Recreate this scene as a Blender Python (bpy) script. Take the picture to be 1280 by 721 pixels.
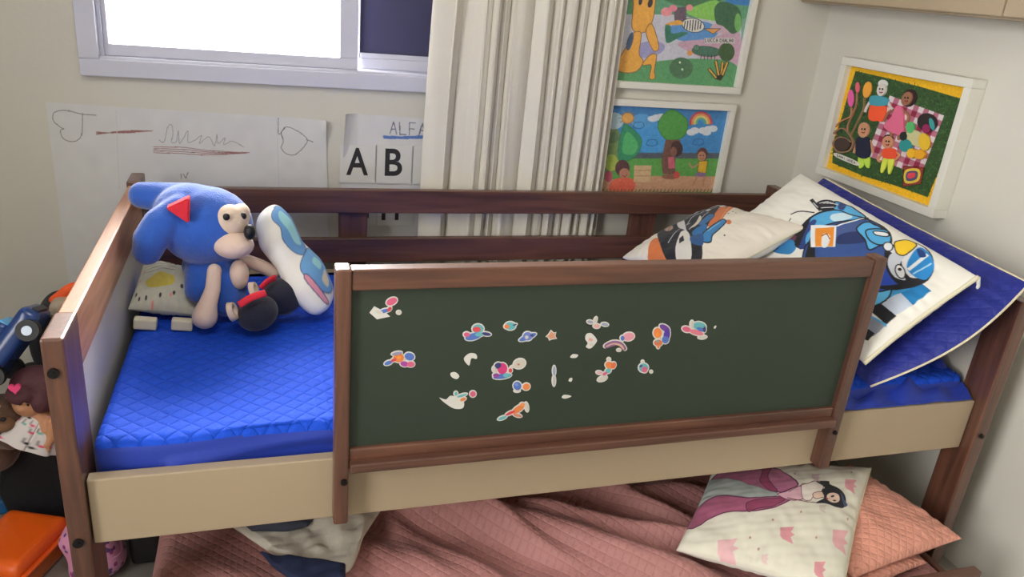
import bpy, bmesh, math, random
import numpy as np
from mathutils import Vector, Matrix, Quaternion, noise
for o in list(bpy.data.objects): bpy.data.objects.remove(o)
random.seed(4); rng = np.random.default_rng(4)
SC = bpy.context.scene; COL = SC.collection
PI = math.pi
# ------------------------------------------------------------------ camera
CF, CC = 974.13, Vector((0.2938, -1.2308, 1.3931))
YAW, PIT, ROL = 0.3299, 0.3767, 0.0982
FW = Vector((math.sin(YAW)*math.cos(PIT), math.cos(YAW)*math.cos(PIT), -math.sin(PIT)))
_r = Vector((math.cos(YAW), -math.sin(YAW), 0)); _u = _r.cross(FW)
RT = math.cos(ROL)*_r + math.sin(ROL)*_u; UP = -math.sin(ROL)*_r + math.cos(ROL)*_u
cam = bpy.data.objects.new('camera', bpy.data.cameras.new('camera')); COL.objects.link(cam)
cam.matrix_world = Matrix(((RT.x, UP.x, -FW.x, CC.x), (RT.y, UP.y, -FW.y, CC.y), (RT.z, UP.z, -FW.z, CC.z), (0, 0, 0, 1)))
cam.data.sensor_width = 36; cam.data.lens = CF/1280*36; cam.data.clip_start = 0.02; cam.data.clip_end = 3000
SC.camera = cam
# ------------------------------------------------------------------ light
w = bpy.data.worlds.new('sky'); SC.world = w; w.use_nodes = True
bgn = w.node_tree.nodes['Background']; bgn.inputs[0].default_value = (1.0, 0.985, 0.96, 1); bgn.inputs[1].default_value = 60.0
def area(name, loc, target, size, power, col, sy=None):
    l = bpy.data.lights.new(name, 'AREA'); l.energy = power; l.color = col; l.size = size
    if sy: l.shape = 'RECTANGLE'; l.size_y = sy
    o = bpy.data.objects.new(name, l); COL.objects.link(o); o.location = loc
    o.rotation_euler = (Vector(target)-Vector(loc)).to_track_quat('-Z', 'Y').to_euler(); return o
area('ceiling_fill_light', (0.2, -0.9, 2.46), (0.2, -0.9, 0), 0.7, 12, (1.0, 0.97, 0.93))  # added soft fill under the ceiling; no fixture known there
bd = area('left_fill_light', (-1.6, -1.4, 1.6), (2.1, 0.0, 1.15), 1.2, 30, (1.0, 0.98, 0.95), 1.6); bd.data.spread = math.radians(95)  # added fill brightening the right wall; no opening stands behind it
pl = area('window_portal', (0.21, 1.225, 1.6), (0.21, 0.0, 1.6), 0.62, 1, (1, 1, 1), 1.0); pl.data.cycles.is_portal = True
SC.view_settings.view_transform = 'Standard'; SC.view_settings.look = 'None'
SC.view_settings.gamma = 1.0; SC.view_settings.use_curve_mapping = False
SC.view_settings.exposure = 0.22
# ------------------------------------------------------------------ helpers
def at(u, v, ax, val):
    d = FW*CF + RT*(u-640) - UP*(v-360.5); t = (val-CC[ax])/d[ax]; return CC + d*t
def pj(X):
    d = Vector(X)-CC; z = d.dot(FW); return (640+CF*d.dot(RT)/z, 360.5-CF*d.dot(UP)/z)
def lin(c):
    c = np.asarray(c, float)/255.0
    return np.where(c <= 0.04045, c/12.92, ((c+0.055)/1.055)**2.4)
MATS = {}
def mat(name, rgb=None, rough=0.7, bump=0, bscale=60, metal=0, var=0, vscale=8, coat=0, spec=0.5, sheen=0, alpha=1, emis=0, vc=False, quilt=0, trans=0, qs=.75):
    if name in MATS: return MATS[name]
    m = bpy.data.materials.new(name); MATS[name] = m; m.use_nodes = True
    nt = m.node_tree; N = nt.nodes; Lk = nt.links; b = N['Principled BSDF']
    b.inputs['Roughness'].default_value = rough; b.inputs['Metallic'].default_value = metal
    b.inputs['Coat Weight'].default_value = coat; b.inputs['Specular IOR Level'].default_value = spec
    b.inputs['Sheen Weight'].default_value = sheen; b.inputs['Transmission Weight'].default_value = trans
    b.inputs['Alpha'].default_value = alpha
    tc = N.new('ShaderNodeTexCoord')
    if vc:
        a = N.new('ShaderNodeVertexColor'); a.layer_name = 'Col'; Lk.new(a.outputs['Color'], b.inputs['Base Color'])
    else:
        c = tuple(lin(rgb))+(1,)
        if var:
            n = N.new('ShaderNodeTexNoise'); n.inputs['Scale'].default_value = vscale; n.inputs['Detail'].default_value = 5
            Lk.new(tc.outputs['Object'], n.inputs['Vector'])
            r = N.new('ShaderNodeValToRGB'); r.color_ramp.elements[0].position = .3; r.color_ramp.elements[1].position = .7
            r.color_ramp.elements[0].color = tuple(x*(1-var) for x in c[:3])+(1,); r.color_ramp.elements[1].color = tuple(min(1, x*(1+var)) for x in c[:3])+(1,)
            Lk.new(n.outputs['Fac'], r.inputs['Fac']); Lk.new(r.outputs['Color'], b.inputs['Base Color'])
        else: b.inputs['Base Color'].default_value = c
        if emis: b.inputs['Emission Color'].default_value = c; b.inputs['Emission Strength'].default_value = emis
    h = None
    if quilt:
        sp = N.new('ShaderNodeSeparateXYZ'); Lk.new(tc.outputs['UV'], sp.inputs[0])
        def M(op, *a):
            n = N.new('ShaderNodeMath'); n.operation = op
            for i, v in enumerate(a):
                if isinstance(v, (int, float)): n.inputs[i].default_value = v
                else: Lk.new(v, n.inputs[i])
            return n.outputs[0]
        k = PI/quilt
        s1 = M('ABSOLUTE', M('SINE', M('MULTIPLY', M('ADD', sp.outputs[0], sp.outputs[1]), k)))
        s2 = M('ABSOLUTE', M('SINE', M('MULTIPLY', M('SUBTRACT', sp.outputs[0], sp.outputs[1]), k)))
        h = M('POWER', M('MINIMUM', s1, s2), 0.45)
        bq = N.new('ShaderNodeBump'); bq.inputs['Strength'].default_value = qs; bq.inputs['Distance'].default_value = 0.0045
        Lk.new(h, bq.inputs['Height']); Lk.new(bq.outputs[0], b.inputs['Normal'])
    if bump:
        n = N.new('ShaderNodeTexNoise'); n.inputs['Scale'].default_value = bscale; n.inputs['Detail'].default_value = 3
        Lk.new(tc.outputs['Object'], n.inputs['Vector'])
        bb = N.new('ShaderNodeBump'); bb.inputs['Strength'].default_value = bump; bb.inputs['Distance'].default_value = 0.004
        Lk.new(n.outputs['Fac'], bb.inputs['Height'])
        if h is not None: Lk.new(bq.outputs[0], bb.inputs['Normal'])
        Lk.new(bb.outputs[0], b.inputs['Normal'])
    return m
def wood(name, axis, c1=(76, 48, 38), c2=(114, 74, 56), rough=0.42, coat=0.6):
    if name in MATS: return MATS[name]
    m = bpy.data.materials.new(name); MATS[name] = m; m.use_nodes = True
    nt = m.node_tree; N = nt.nodes; Lk = nt.links; b = N['Principled BSDF']
    tc = N.new('ShaderNodeTexCoord'); mp = N.new('ShaderNodeMapping'); Lk.new(tc.outputs['Object'], mp.inputs[0])
    s = [26, 26, 26]; s[axis] = 1.6; mp.inputs['Scale'].default_value = s
    n = N.new('ShaderNodeTexNoise'); n.inputs['Scale'].default_value = 1.6; n.inputs['Detail'].default_value = 7; n.inputs['Distortion'].default_value = 1.1
    Lk.new(mp.outputs[0], n.inputs['Vector'])
    r = N.new('ShaderNodeValToRGB'); r.color_ramp.elements[0].position = .32; r.color_ramp.elements[1].position = .72
    r.color_ramp.elements[0].color = tuple(lin(c1))+(1,); r.color_ramp.elements[1].color = tuple(lin(c2))+(1,)
    Lk.new(n.outputs['Fac'], r.inputs['Fac']); Lk.new(r.outputs['Color'], b.inputs['Base Color'])
    b.inputs['Roughness'].default_value = rough; b.inputs['Coat Weight'].default_value = coat; b.inputs['Coat Roughness'].default_value = 0.27
    bb = N.new('ShaderNodeBump'); bb.inputs['Strength'].default_value = 0.15; bb.inputs['Distance'].default_value = 0.002
    Lk.new(n.outputs['Fac'], bb.inputs['Height']); Lk.new(bb.outputs[0], b.inputs['Normal'])
    return m
def link(name, me, m=None, parent=None, smooth=False):
    o = bpy.data.objects.new(name, me); COL.objects.link(o)
    if m is not None:
        for x in (m if isinstance(m, (list, tuple)) else [m]): me.materials.append(x)
    if parent is not None: o.parent = parent
    if smooth:
        me.polygons.foreach_set('use_smooth', [True]*len(me.polygons))
    return o
def obj(name, bm, m, parent=None, smooth=False):
    me = bpy.data.meshes.new(name); bm.normal_update(); bm.to_mesh(me); bm.free()
    return link(name, me, m, parent, smooth)
def thing(name, label, cat, group=None, loc=(0, 0, 0)):
    o = bpy.data.objects.new(name, None); COL.objects.link(o); o.location = loc; o.empty_display_size = 0.05
    return tag(o, label, cat, group)
def tag(o, label, cat, group=None, kind=None):
    o['label'] = label; o['category'] = cat
    if group: o['group'] = group
    if kind: o['kind'] = kind
    return o
def adopt(parent, *obs):      # keep world place of children when the parent Empty is not at the origin
    for o in obs:
        o.parent = parent; o.matrix_parent_inverse = Matrix.Translation(-parent.location)
def struct(o): o['kind'] = 'structure'; return o
def bx(bm, lo, hi, bev=0.0, seg=2, M=None):
    lo = Vector(lo); hi = Vector(hi); c = (lo+hi)/2; s = hi-lo
    g = bmesh.ops.create_cube(bm, size=1, matrix=Matrix.Translation(c) @ Matrix.Diagonal((*s, 1)))
    vs = g['verts']
    if bev:
        es = list({e for v in vs for e in v.link_edges})
        r = bmesh.ops.bevel(bm, geom=es, offset=bev, segments=seg, affect='EDGES', profile=0.5)
        vs = list({v for f in r['faces'] for v in f.verts} | {v for v in vs if v.is_valid})
    if M is not None: bmesh.ops.transform(bm, matrix=M, verts=vs)
    return vs
def box(name, lo, hi, m, parent=None, bev=0.003):
    bm = bmesh.new(); bx(bm, lo, hi, bev); return obj(name, bm, m, parent)
def rbox(name, lo, hi, r, m, parent=None, n=(24, 16, 8), fn=None, M=None):
    """rounded box: subdivided cube snapped to a radius"""
    lo = np.array(lo, float); hi = np.array(hi, float)
    verts = {}; V = []; F = []
    def vid(p):
        k = tuple(np.round(p, 5))
        if k not in verts: verts[k] = len(V); V.append(p)
        return verts[k]
    for ax in range(3):
        a, b = [i for i in range(3) if i != ax]
        for sgn in (0, 1):
            for i in range(n[a]):
                for j in range(n[b]):
                    q = []
                    for (di, dj) in ((0, 0), (1, 0), (1, 1), (0, 1)):
                        p = np.zeros(3); p[ax] = sgn; p[a] = (i+di)/n[a]; p[b] = (j+dj)/n[b]; q.append(vid(p))
                    flip = (sgn == 1) != (ax == 1)
                    F.append(q if flip else q[::-1])
    V = np.array(V)
    # push grid lines toward the edges so the rounding has vertices
    e = 0.5-0.5*np.cos(PI*V); V = 0.45*V+0.55*e
    P = lo+V*(hi-lo); I = np.clip(P, lo+r, hi-r); d = P-I
    L = np.linalg.norm(d, axis=1); k = L > 1e-9
    P[k] = I[k]+d[k]/L[k, None]*r
    if fn is not None: P = fn(P)
    if M is not None:
        P = np.array([M @ Vector(p) for p in P])
    me = bpy.data.meshes.new(name); me.from_pydata(P.tolist(), [], F)
    uv = me.uv_layers.new(name='UVMap'); li = np.empty(len(me.loops), int); me.loops.foreach_get('vertex_index', li)
    uv.data.foreach_set('uv', P[li][:, :2].ravel())
    return link(name, me, m, parent, True)
def tube(bm, pts, rad, seg=10, cap=True, flat=1.0):
    pts = [Vector(p) for p in pts]; n = len(pts)
    rad = rad if isinstance(rad, (list, tuple)) else [rad]*n
    rings = []; ref = None
    for i, p in enumerate(pts):
        d = (pts[min(i+1, n-1)]-pts[max(i-1, 0)]).normalized()
        if ref is None: ref = d.orthogonal().normalized()
        a = (ref-d*ref.dot(d)).normalized(); b = d.cross(a); ref = a
        rings.append([bm.verts.new(p+rad[i]*(a*math.cos(2*PI*k/seg)+b*math.sin(2*PI*k/seg)*flat)) for k in range(seg)])
    for i in range(n-1):
        for k in range(seg): bm.faces.new((rings[i][k], rings[i][(k+1) % seg], rings[i+1][(k+1) % seg], rings[i+1][k]))
    if cap: bm.faces.new(rings[0][::-1]); bm.faces.new(rings[-1])
def ellip(bm, c, r, rot=None, sub=3):
    M = Matrix.Translation(c) @ (rot.to_matrix().to_4x4() if rot is not None else Matrix()) @ Matrix.Diagonal((*r, 1))
    bmesh.ops.create_icosphere(bm, subdivisions=sub, radius=1, matrix=M)
def remesh(o, vox=0.004, sm=6):
    r = o.modifiers.new('remesh', 'REMESH'); r.mode = 'VOXEL'; r.voxel_size = vox; r.use_smooth_shade = True
    s = o.modifiers.new('smooth', 'SMOOTH'); s.factor = 0.6; s.iterations = sm
    return o
def cylz(bm, c, r, h, seg=20, axis='Z', r2=None):
    R_ = {'Z': Matrix(), 'Y': Matrix.Rotation(PI/2, 4, 'X'), 'X': Matrix.Rotation(PI/2, 4, 'Y')}[axis]
    bmesh.ops.create_cone(bm, cap_ends=True, segments=seg, radius1=r, radius2=r if r2 is None else r2, depth=h, matrix=Matrix.Translation(c) @ R_)
def gridmesh(name, sheets, m, parent=None):
    """sheets: list of (P[ny,nx,3], C[ny,nx,3] or None, flip, U[ny,nx,2] or None); one smooth mesh"""
    VV = []; FF = []; CCo = []; UU = []; off = 0; anyc = any(s[1] is not None for s in sheets)
    for P, C, flip, U in sheets:
        ny, nx = P.shape[:2]; idx = off+np.arange(ny*nx).reshape(ny, nx)
        q = np.stack([idx[:-1, :-1], idx[:-1, 1:], idx[1:, 1:], idx[1:, :-1]], -1).reshape(-1, 4)
        if flip: q = q[:, ::-1]
        VV.append(P.reshape(-1, 3)); FF.append(q); off += ny*nx
        CCo.append((C if C is not None else np.ones((ny, nx, 3))).reshape(-1, 3)); UU.append((U if U is not None else P[..., :2]).reshape(-1, 2))
    V = np.concatenate(VV); F = np.concatenate(FF); U = np.concatenate(UU)
    me = bpy.data.meshes.new(name); me.vertices.add(len(V)); me.vertices.foreach_set('co', V.ravel())
    me.loops.add(F.size); me.loops.foreach_set('vertex_index', F.ravel().astype(np.int32))
    me.polygons.add(len(F)); me.polygons.foreach_set('loop_start', np.arange(0, F.size, 4, dtype=np.int32))
    me.polygons.foreach_set('loop_total', np.full(len(F), 4, dtype=np.int32))
    me.update(calc_edges=True)
    if anyc:
        C = np.concatenate(CCo); a = me.color_attributes.new('Col', 'FLOAT_COLOR', 'POINT')
        a.data.foreach_set('color', np.concatenate([C, np.ones((len(C), 1))], 1).ravel())
    uv = me.uv_layers.new(name='UVMap'); uv.data.foreach_set('uv', U[F.ravel()].ravel())
    me.validate(); return link(name, me, m, parent, True)
# ---- a little paint box: draws shapes into an array that becomes the surface's own pattern
def catmull(pts, closed=True, k=6):
    P = np.array(pts, float); n = len(P); out = []
    for i in range(n if closed else n-1):
        p0, p1, p2, p3 = (P[(i-1) % n] if closed or i > 0 else P[0]), P[i], P[(i+1) % n], (P[(i+2) % n] if closed or i+2 < n else P[-1])
        for t in np.arange(k)/k:
            out.append(0.5*((2*p1)+(-p0+p2)*t+(2*p0-5*p1+4*p2-p3)*t*t+(-p0+3*p1-3*p2+p3)*t**3))
    if not closed: out.append(P[-1])
    return out
def homog(src, dst):
    A = []; b = []
    for (x, y), (X, Y) in zip(src, dst):
        A.append([x, y, 1, 0, 0, 0, -X*x, -X*y]); b.append(X)
        A.append([0, 0, 0, x, y, 1, -Y*x, -Y*y]); b.append(Y)
    h = np.linalg.solve(np.array(A, float), np.array(b, float))
    def f(x, y):
        w_ = h[6]*x+h[7]*y+1; return ((h[0]*x+h[1]*y+h[2])/w_, (h[3]*x+h[4]*y+h[5])/w_)
    return f
class Paint:
    def __init__(s, nx, ny, bg, fmap=None, org=(0, 0, 1)):
        s.nx, s.ny = nx, ny; s.W, s.H = nx*2, ny*2
        s.A = np.ones((s.H, s.W, 3))*np.array(bg, float); s.f = fmap or (lambda x, y: (x, y)); s.o = org
    def M(s, p):
        x, y = s.f(s.o[0]+p[0]/s.o[2], s.o[1]+p[1]/s.o[2]); return (x*s.W, y*s.H)
    def _fill(s, Q, c, a=1.0):
        Q = np.array(Q); x0, y0 = np.floor(Q.min(0)).astype(int); x1, y1 = np.ceil(Q.max(0)).astype(int)+1
        x0, y0 = max(0, x0), max(0, y0); x1, y1 = min(s.W, x1), min(s.H, y1)
        if x1 <= x0 or y1 <= y0: return
        X, Y = np.meshgrid(np.arange(x0, x1)+.5, np.arange(y0, y1)+.5); ins = np.zeros(X.shape, bool)
        n = len(Q)
        for i in range(n):
            (ax, ay), (bx_, by) = Q[i], Q[(i+1) % n]
            if ay == by: continue
            ins ^= ((ay > Y) != (by > Y)) & (X < (bx_-ax)*(Y-ay)/(by-ay)+ax)
        R = s.A[y0:y1, x0:x1]; R[ins] = R[ins]*(1-a)+np.array(c, float)*a
    def poly(s, pts, c, smooth=False, a=1.0, out=None, ow=3):
        if smooth: pts = catmull(pts)
        s._fill([s.M(p) for p in pts], c, a)
        if out is not None: s.line(list(pts)+[pts[0]], out, ow)
        return s
    def ell(s, cx, cy, rx, ry, c, rot=0, a=1.0, out=None, ow=3):
        r = math.radians(rot); pts = [(cx+rx*math.cos(t)*math.cos(r)-ry*math.sin(t)*math.sin(r), cy+rx*math.cos(t)*math.sin(r)+ry*math.sin(t)*math.cos(r)) for t in np.linspace(0, 2*PI, 28, endpoint=False)]
        return s.poly(pts, c, a=a, out=out, ow=ow)
    def line(s, pts, c, wd=2, smooth=False, a=1.0):
        if smooth: pts = catmull(pts, closed=False)
        for p, q in zip(pts[:-1], pts[1:]):
            dx, dy = q[0]-p[0], q[1]-p[1]; L = math.hypot(dx, dy)
            if L < 1e-6: continue
            nx_, ny_ = -dy/L*wd/2, dx/L*wd/2; ex, ey = dx/L*wd*.3, dy/L*wd*.3
            s._fill([s.M((p[0]+nx_-ex, p[1]+ny_-ey)), s.M((q[0]+nx_+ex, q[1]+ny_+ey)), s.M((q[0]-nx_+ex, q[1]-ny_+ey)), s.M((p[0]-nx_-ex, p[1]-ny_-ey))], c, a)
        return s
    def mottle(s, amt=8, sc=6):
        g = rng.normal(size=(s.H//sc+2, s.W//sc+2)); Y, X = np.mgrid[0:s.H, 0:s.W]/sc
        yi, xi = Y.astype(int), X.astype(int); fy, fx = Y-yi, X-xi
        n = g[yi, xi]*(1-fy)*(1-fx)+g[yi, xi+1]*(1-fy)*fx+g[yi+1, xi]*fy*(1-fx)+g[yi+1, xi+1]*fy*fx
        s.A = np.clip(s.A+n[..., None]*amt, 0, 255); return s
    def get(s):
        A = np.clip(s.A, 0, 255); A = (A[::2, ::2]+A[1::2, ::2]+A[::2, 1::2]+A[1::2, 1::2])/4; return lin(A)
GL = {'A': [[(0, 1), (.5, 0), (1, 1)], [(.2, .6), (.8, .6)]], 'L': [[(0, 0), (0, 1), (.9, 1)]], 'F': [[(0, 1), (0, 0), (.9, 0)], [(0, .5), (.7, .5)]],
      'U': [[(0, 0), (0, .8), (.5, 1), (.9, .8), (.9, 0)]], 'C': [[(.9, .1), (.3, 0), (0, .5), (.3, 1), (.9, .9)]], 'H': [[(0, 0), (0, 1)], [(.9, 0), (.9, 1)], [(0, .5), (.9, .5)]],
      'O': [[(.5, 0), (0, .5), (.5, 1), (1, .5), (.5, 0)]], 'M': [[(0, 1), (.1, 0), (.5, .7), (.9, 0), (1, 1)]], 'I': [[(.5, 0), (.5, 1)]], 'D': [[(0, 0), (0, 1), (.8, .8), (.9, .3), (0, 0)]],
      'E': [[(.9, 0), (0, 0), (0, 1), (.9, 1)], [(0, .5), (.7, .5)]], 'S': [[(.9, .1), (.2, 0), (.1, .4), (.9, .6), (.7, 1), (0, .9)]], 'G': [[(.9, .1), (.2, 0), (0, .6), (.4, 1), (.9, .9), (.9, .5), (.5, .5)]], 'R': [[(0, 1), (0, 0), (.8, .2), (.1, .5), (.9, 1)]]}
def write(P, txt, x, y, h, wd, c, lw, slope=0.0):
    for i, ch in enumerate(txt):
        for st in GL.get(ch, []): P.line([(x+i*wd+a*wd*.7, y+slope*(i*wd+a*wd*.7)+b*h) for a, b in st], c, lw)
def fnoise(X, Y, sc, seed=0, oct_=3):
    r = np.random.default_rng(seed); out = np.zeros_like(X)
    for o_ in range(oct_):
        for k in range(5):
            th = r.uniform(0, 2*PI); f = sc*(2**o_)*r.uniform(.6, 1.4); out += np.sin((X*math.cos(th)+Y*math.sin(th))*f+r.uniform(0, 6.28))/(2**o_)/5
    return out
def pillow(name, corners, thick, m, parent=None, paint=None, nx=120, ny=100, pinch=0.05, pw=0.42, wr=0.003, seed=1, back=None, uvm=1.0, sag=0.0, bias=0.5, bulge=0.0):
    """corners TL,TR,BR,BL; front normal = side the print is on; paint(fmap)->Paint array"""
    TL, TR, BR, BL = [np.array(c, float) for c in corners]
    nrm = np.cross(BR-TL, TR-BL); nrm /= np.linalg.norm(nrm)
    s = np.linspace(-1, 1, nx); t = np.linspace(-1, 1, ny); S, T = np.meshgrid(s, t)
    S2 = S*(1-pinch*np.cos(PI/2*T)); T2 = T*(1-pinch*np.cos(PI/2*S)); S2 = S2+bulge*np.maximum(S, 0)*np.cos(PI/2*T)
    a = ((S2+1)/2)[..., None]; b = ((T2+1)/2)[..., None]
    B = TL*(1-a)*(1-b)+TR*a*(1-b)+BR*a*b+BL*(1-a)*b
    e = np.clip((1-S**2)*(1-T**2), 0, 1); H = e**pw
    Wn = (fnoise(S, T, 4, seed)+.6*fnoise(S, T, 11, seed+5))*wr*np.clip(e*6, 0, 1)
    # seams pull small pleats into the edge
    pl = np.sin(S*26+3*np.sin(S*5+seed))*np.exp(-((1-abs(T))/.16)) + np.sin(T*24+3*np.sin(T*6+seed))*np.exp(-((1-abs(S))/.16))
    Wn = Wn+pl*wr*.45*np.clip(e*14, 0, 1)
    F = B+nrm*((H*thick*bias+Wn)[..., None]); K = B-nrm*((H*thick*(1-bias)+Wn*.5)[..., None])
    if sag: F[..., 2] -= sag*(1-T**2); K[..., 2] -= sag*(1-T**2)
    Lx = np.linalg.norm(TR-TL); Ly = np.linalg.norm(BL-TL); U = np.stack([S*Lx/2*uvm, T*Ly/2*uvm], -1)
    C = None; Cb = None
    if paint is not None:
        f = homog([pj(c) for c in (TL, TR, BR, BL)], [(0, 0), (1, 0), (1, 1), (0, 1)])
        C = paint(nx, ny, f).get(); Cb = np.ones_like(C)*lin(back if back is not None else (235, 232, 222))
    return gridmesh(name, [(F, C, True, U), (K, Cb, False, U)], m, parent), (TL, TR, BR, BL, B)
def seam(name, B, sides, r, m, parent, off=0.0):
    bm = bmesh.new()
    ln = {'t': B[0], 'b': B[-1], 'l': B[:, 0], 'r': B[:, -1]}
    for k in sides: tube(bm, [p for p in ln[k][::4]]+[ln[k][-1]], r, 8)
    return obj(name, bm, m, parent, True)

# ------------------------------------------------------------------ materials
M_wall = mat('wall_paint', (211, 208, 198), .85, bump=.08, bscale=90, var=.015, vscale=2)
M_ceil = mat('ceiling_paint', (225, 222, 214), .9)
M_floor = mat('floor_tile', (150, 146, 138), .45, var=.05, vscale=5)
WX, WY, WZ = wood('brown_wood_along_x', 0), wood('brown_wood_along_y', 1), wood('brown_wood_along_z', 2)
WH = wood('lighter_headboard_wood', 1, (150, 98, 70), (192, 138, 102), .45, .35)
M_cream = mat('cream_laminate', (172, 154, 128), .5, var=.012, vscale=3)
M_panel = mat('pale_laminate_panel', (214, 208, 194), .42)
M_board = mat('green_chalkboard', (46, 57, 46), .55, var=.05, vscale=3)
M_bolt = mat('dark_metal_bolt', (42, 40, 40), .4, metal=.7)
M_alu = mat('white_aluminium', (205, 206, 222), .35, coat=.1)
M_white = mat('white_frame_paint', (226, 224, 214), .45)
M_print = mat('printed_fabric', vc=True, rough=.85, bump=.12, bscale=500, sheen=.1)
M_art = mat('painted_surface', vc=True, rough=.6)
M_paper = mat('paper_surface', vc=True, rough=.8)
M_blueq = mat('blue_quilted_cover', (18, 74, 204), .75, bump=.3, bscale=160, quilt=.040, spec=.25)
M_blue = mat('blue_sheet', (22, 52, 160), .6, bump=.2, bscale=60, sheen=.1)
M_navyq = mat('dark_blue_quilted_sham', (22, 36, 134), .62, bump=.3, bscale=120, quilt=.030, qs=.3, sheen=.08)
M_pinkq = mat('pink_quilted_cover', (178, 124, 120), .62, bump=.3, bscale=130, quilt=.026, qs=.5, sheen=.1)
M_pink = mat('pink_quilted_sham', (222, 154, 134), .62, bump=.3, bscale=130, quilt=.024, qs=.5, sheen=.1)
M_piping = mat('cream_piping', (222, 210, 180), .7)

# ------------------------------------------------------------------ room shell
YB, XR, XL, YF, ZC = 1.08, 2.095, -1.7, -2.7, 2.55
wx0, wx1, wz0, wz1 = -.1, 1.28, 1.105, 2.1
bm = bmesh.new()
for lo, hi in (((XL-.1, YB, 0), (wx0, YB+.14, ZC)), ((wx1, YB, 0), (XR+.1, YB+.14, ZC)), ((wx0, YB, 0), (wx1, YB+.14, wz0)), ((wx0, YB, wz1), (wx1, YB+.14, ZC))): bx(bm, lo, hi)
struct(obj('wall_back', bm, M_wall))
struct(box('wall_right', (XR, YF, 0), (XR+.1, YB, ZC), M_wall, bev=0))
struct(box('wall_left', (XL-.1, YF, 0), (XL, YB, ZC), M_wall, bev=0))
struct(box('wall_front', (XL-.1, YF-.1, 0), (XR+.1, YF, ZC), M_wall, bev=0))
struct(box('floor', (XL-.1, YF-.1, -.1), (XR+.1, YB+.14, 0), M_floor, bev=0))
struct(box('ceiling', (XL-.1, YF-.1, ZC), (XR+.1, YB+.14, ZC+.1), M_ceil, bev=0))
# window: casing, tracks, two sliding sashes
bm = bmesh.new()
for lo, hi in (((-.147, YB-.022, 1.062), (1.325, YB+.0, 1.105)), ((-.147, YB-.022, 2.1), (1.325, YB, 2.145)), ((-.147, YB-.0222, 1.1051), (-.1, YB, 2.0999)), ((1.28, YB-.0222, 1.1051), (1.325, YB, 2.0999)),
               ((-.1, YB-.015, 1.098), (1.28, YB+.13, 1.112)), ((-.1, YB, 1.098), (-.09, YB+.13, 2.1)), ((1.27, YB, 1.1), (1.28, YB+.13, 2.1)), ((-.1, YB, 2.09), (1.28, YB+.13, 2.1))): bx(bm, lo, hi, .002)
win = struct(obj('window_1', bm, M_alu))
def sash(x0, x1, z0, y, wl, wr, parent):
    bm = bmesh.new()
    for lo, hi in (((x0, y, z0), (x1, y+.028, z0+.03)), ((x0, y, 2.055), (x1, y+.028, 2.09)), ((x0, y, z0+.0301), (x0+wl, y+.0278, 2.0549)), ((x1-wr, y, z0+.0301), (x1, y+.0278, 2.0549))): bx(bm, lo, hi, .002)
    return obj('sash_frame', bm, M_alu, parent)
sash(-.09, .56, 1.112, YB+.01, .012, .05, win)
s2 = sash(.56, 1.27, 1.112, YB+.045, .01, .04, win)
box('sash_frame', (.571, YB+.046, 1.1425), (1.229, YB+.072, 1.156), M_alu, win, .001)
gm = bpy.data.materials.new('window_glass'); gm.use_nodes = True; nt = gm.node_tree; nt.nodes.remove(nt.nodes['Principled BSDF'])
tr = nt.nodes.new('ShaderNodeBsdfTransparent'); gl = nt.nodes.new('ShaderNodeBsdfGlossy'); gl.inputs['Roughness'].default_value = .02
fr = nt.nodes.new('ShaderNodeFresnel'); mx = nt.nodes.new('ShaderNodeMixShader'); nt.links.new(fr.outputs[0], mx.inputs[0]); nt.links.new(tr.outputs[0], mx.inputs[1]); nt.links.new(gl.outputs[0], mx.inputs[2])
nt.links.new(mx.outputs[0], nt.nodes['Material Output'].inputs[0])
box('window_pane', (-.079, YB+.022, 1.14), (.512, YB+.026, 2.057), gm, win, 0)
box('shutter_panel', (.569, YB+.055, 1.153), (1.232, YB+.062, 2.057), mat('dark_blue_shutter', (62, 62, 96), .5), win, 0)
# the town outside, far below
M_gnd = mat('pale_ground_outside', (228, 226, 215), .9, var=.1, vscale=.02)
struct(box('ground_outside', (-900, 40, -46), (1100, 2200, -45), M_gnd, bev=0))
bcol = [(235, 230, 220), (226, 222, 226), (236, 230, 215)]
for k, (u, v, sz) in enumerate(((165, 40, 9), (200, 36, 12), (236, 46, 14), (262, 38, 8), (292, 40, 13), (316, 58, 7), (350, 36, 18), (372, 52, 9), (246, 60, 6), (405, 66, 8), (222, 52, 7), (386, 44, 10))):
    p = at(u, v, 2, -44.9)
    if p.y > 1900 or p.y < 0 or k not in (6, 10): continue
    s_ = sz*p.y/900
    r_ = thing('house', {6: 'house with a blue-grey roof far outside the window, right of the middle of the pane', 10: 'house with a green roof far outside the window, left of the middle of the pane'}[k], 'building', 'houses seen through the window', (p.x, p.y, -45))
    a_ = box('house_wall', (-s_/2, -s_/2, 0), (s_/2, s_/2, s_*.4), mat('house_paint_%s' % 'abc'[k % 3], bcol[k % 3], .9), r_, 0)
    bm = bmesh.new(); hh = s_*.4
    vs = [bm.verts.new(c) for c in ((-s_*.55, -s_*.55, hh), (s_*.55, -s_*.55, hh), (s_*.55, s_*.55, hh), (-s_*.55, s_*.55, hh), (-s_*.55, 0, hh*1.4), (s_*.55, 0, hh*1.4))]
    for f in ((0, 1, 5, 4), (2, 3, 4, 5), (0, 4, 3), (1, 2, 5), (3, 2, 1, 0)): bm.faces.new([vs[i] for i in f])
    obj('roof', bm, mat('green_roof', (14, 52, 26), .9) if k == 10 else (mat('slate_roof', (26, 32, 48), .9) if k == 6 else mat('clay_roof', (50, 24, 22), .9)), r_)

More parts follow.
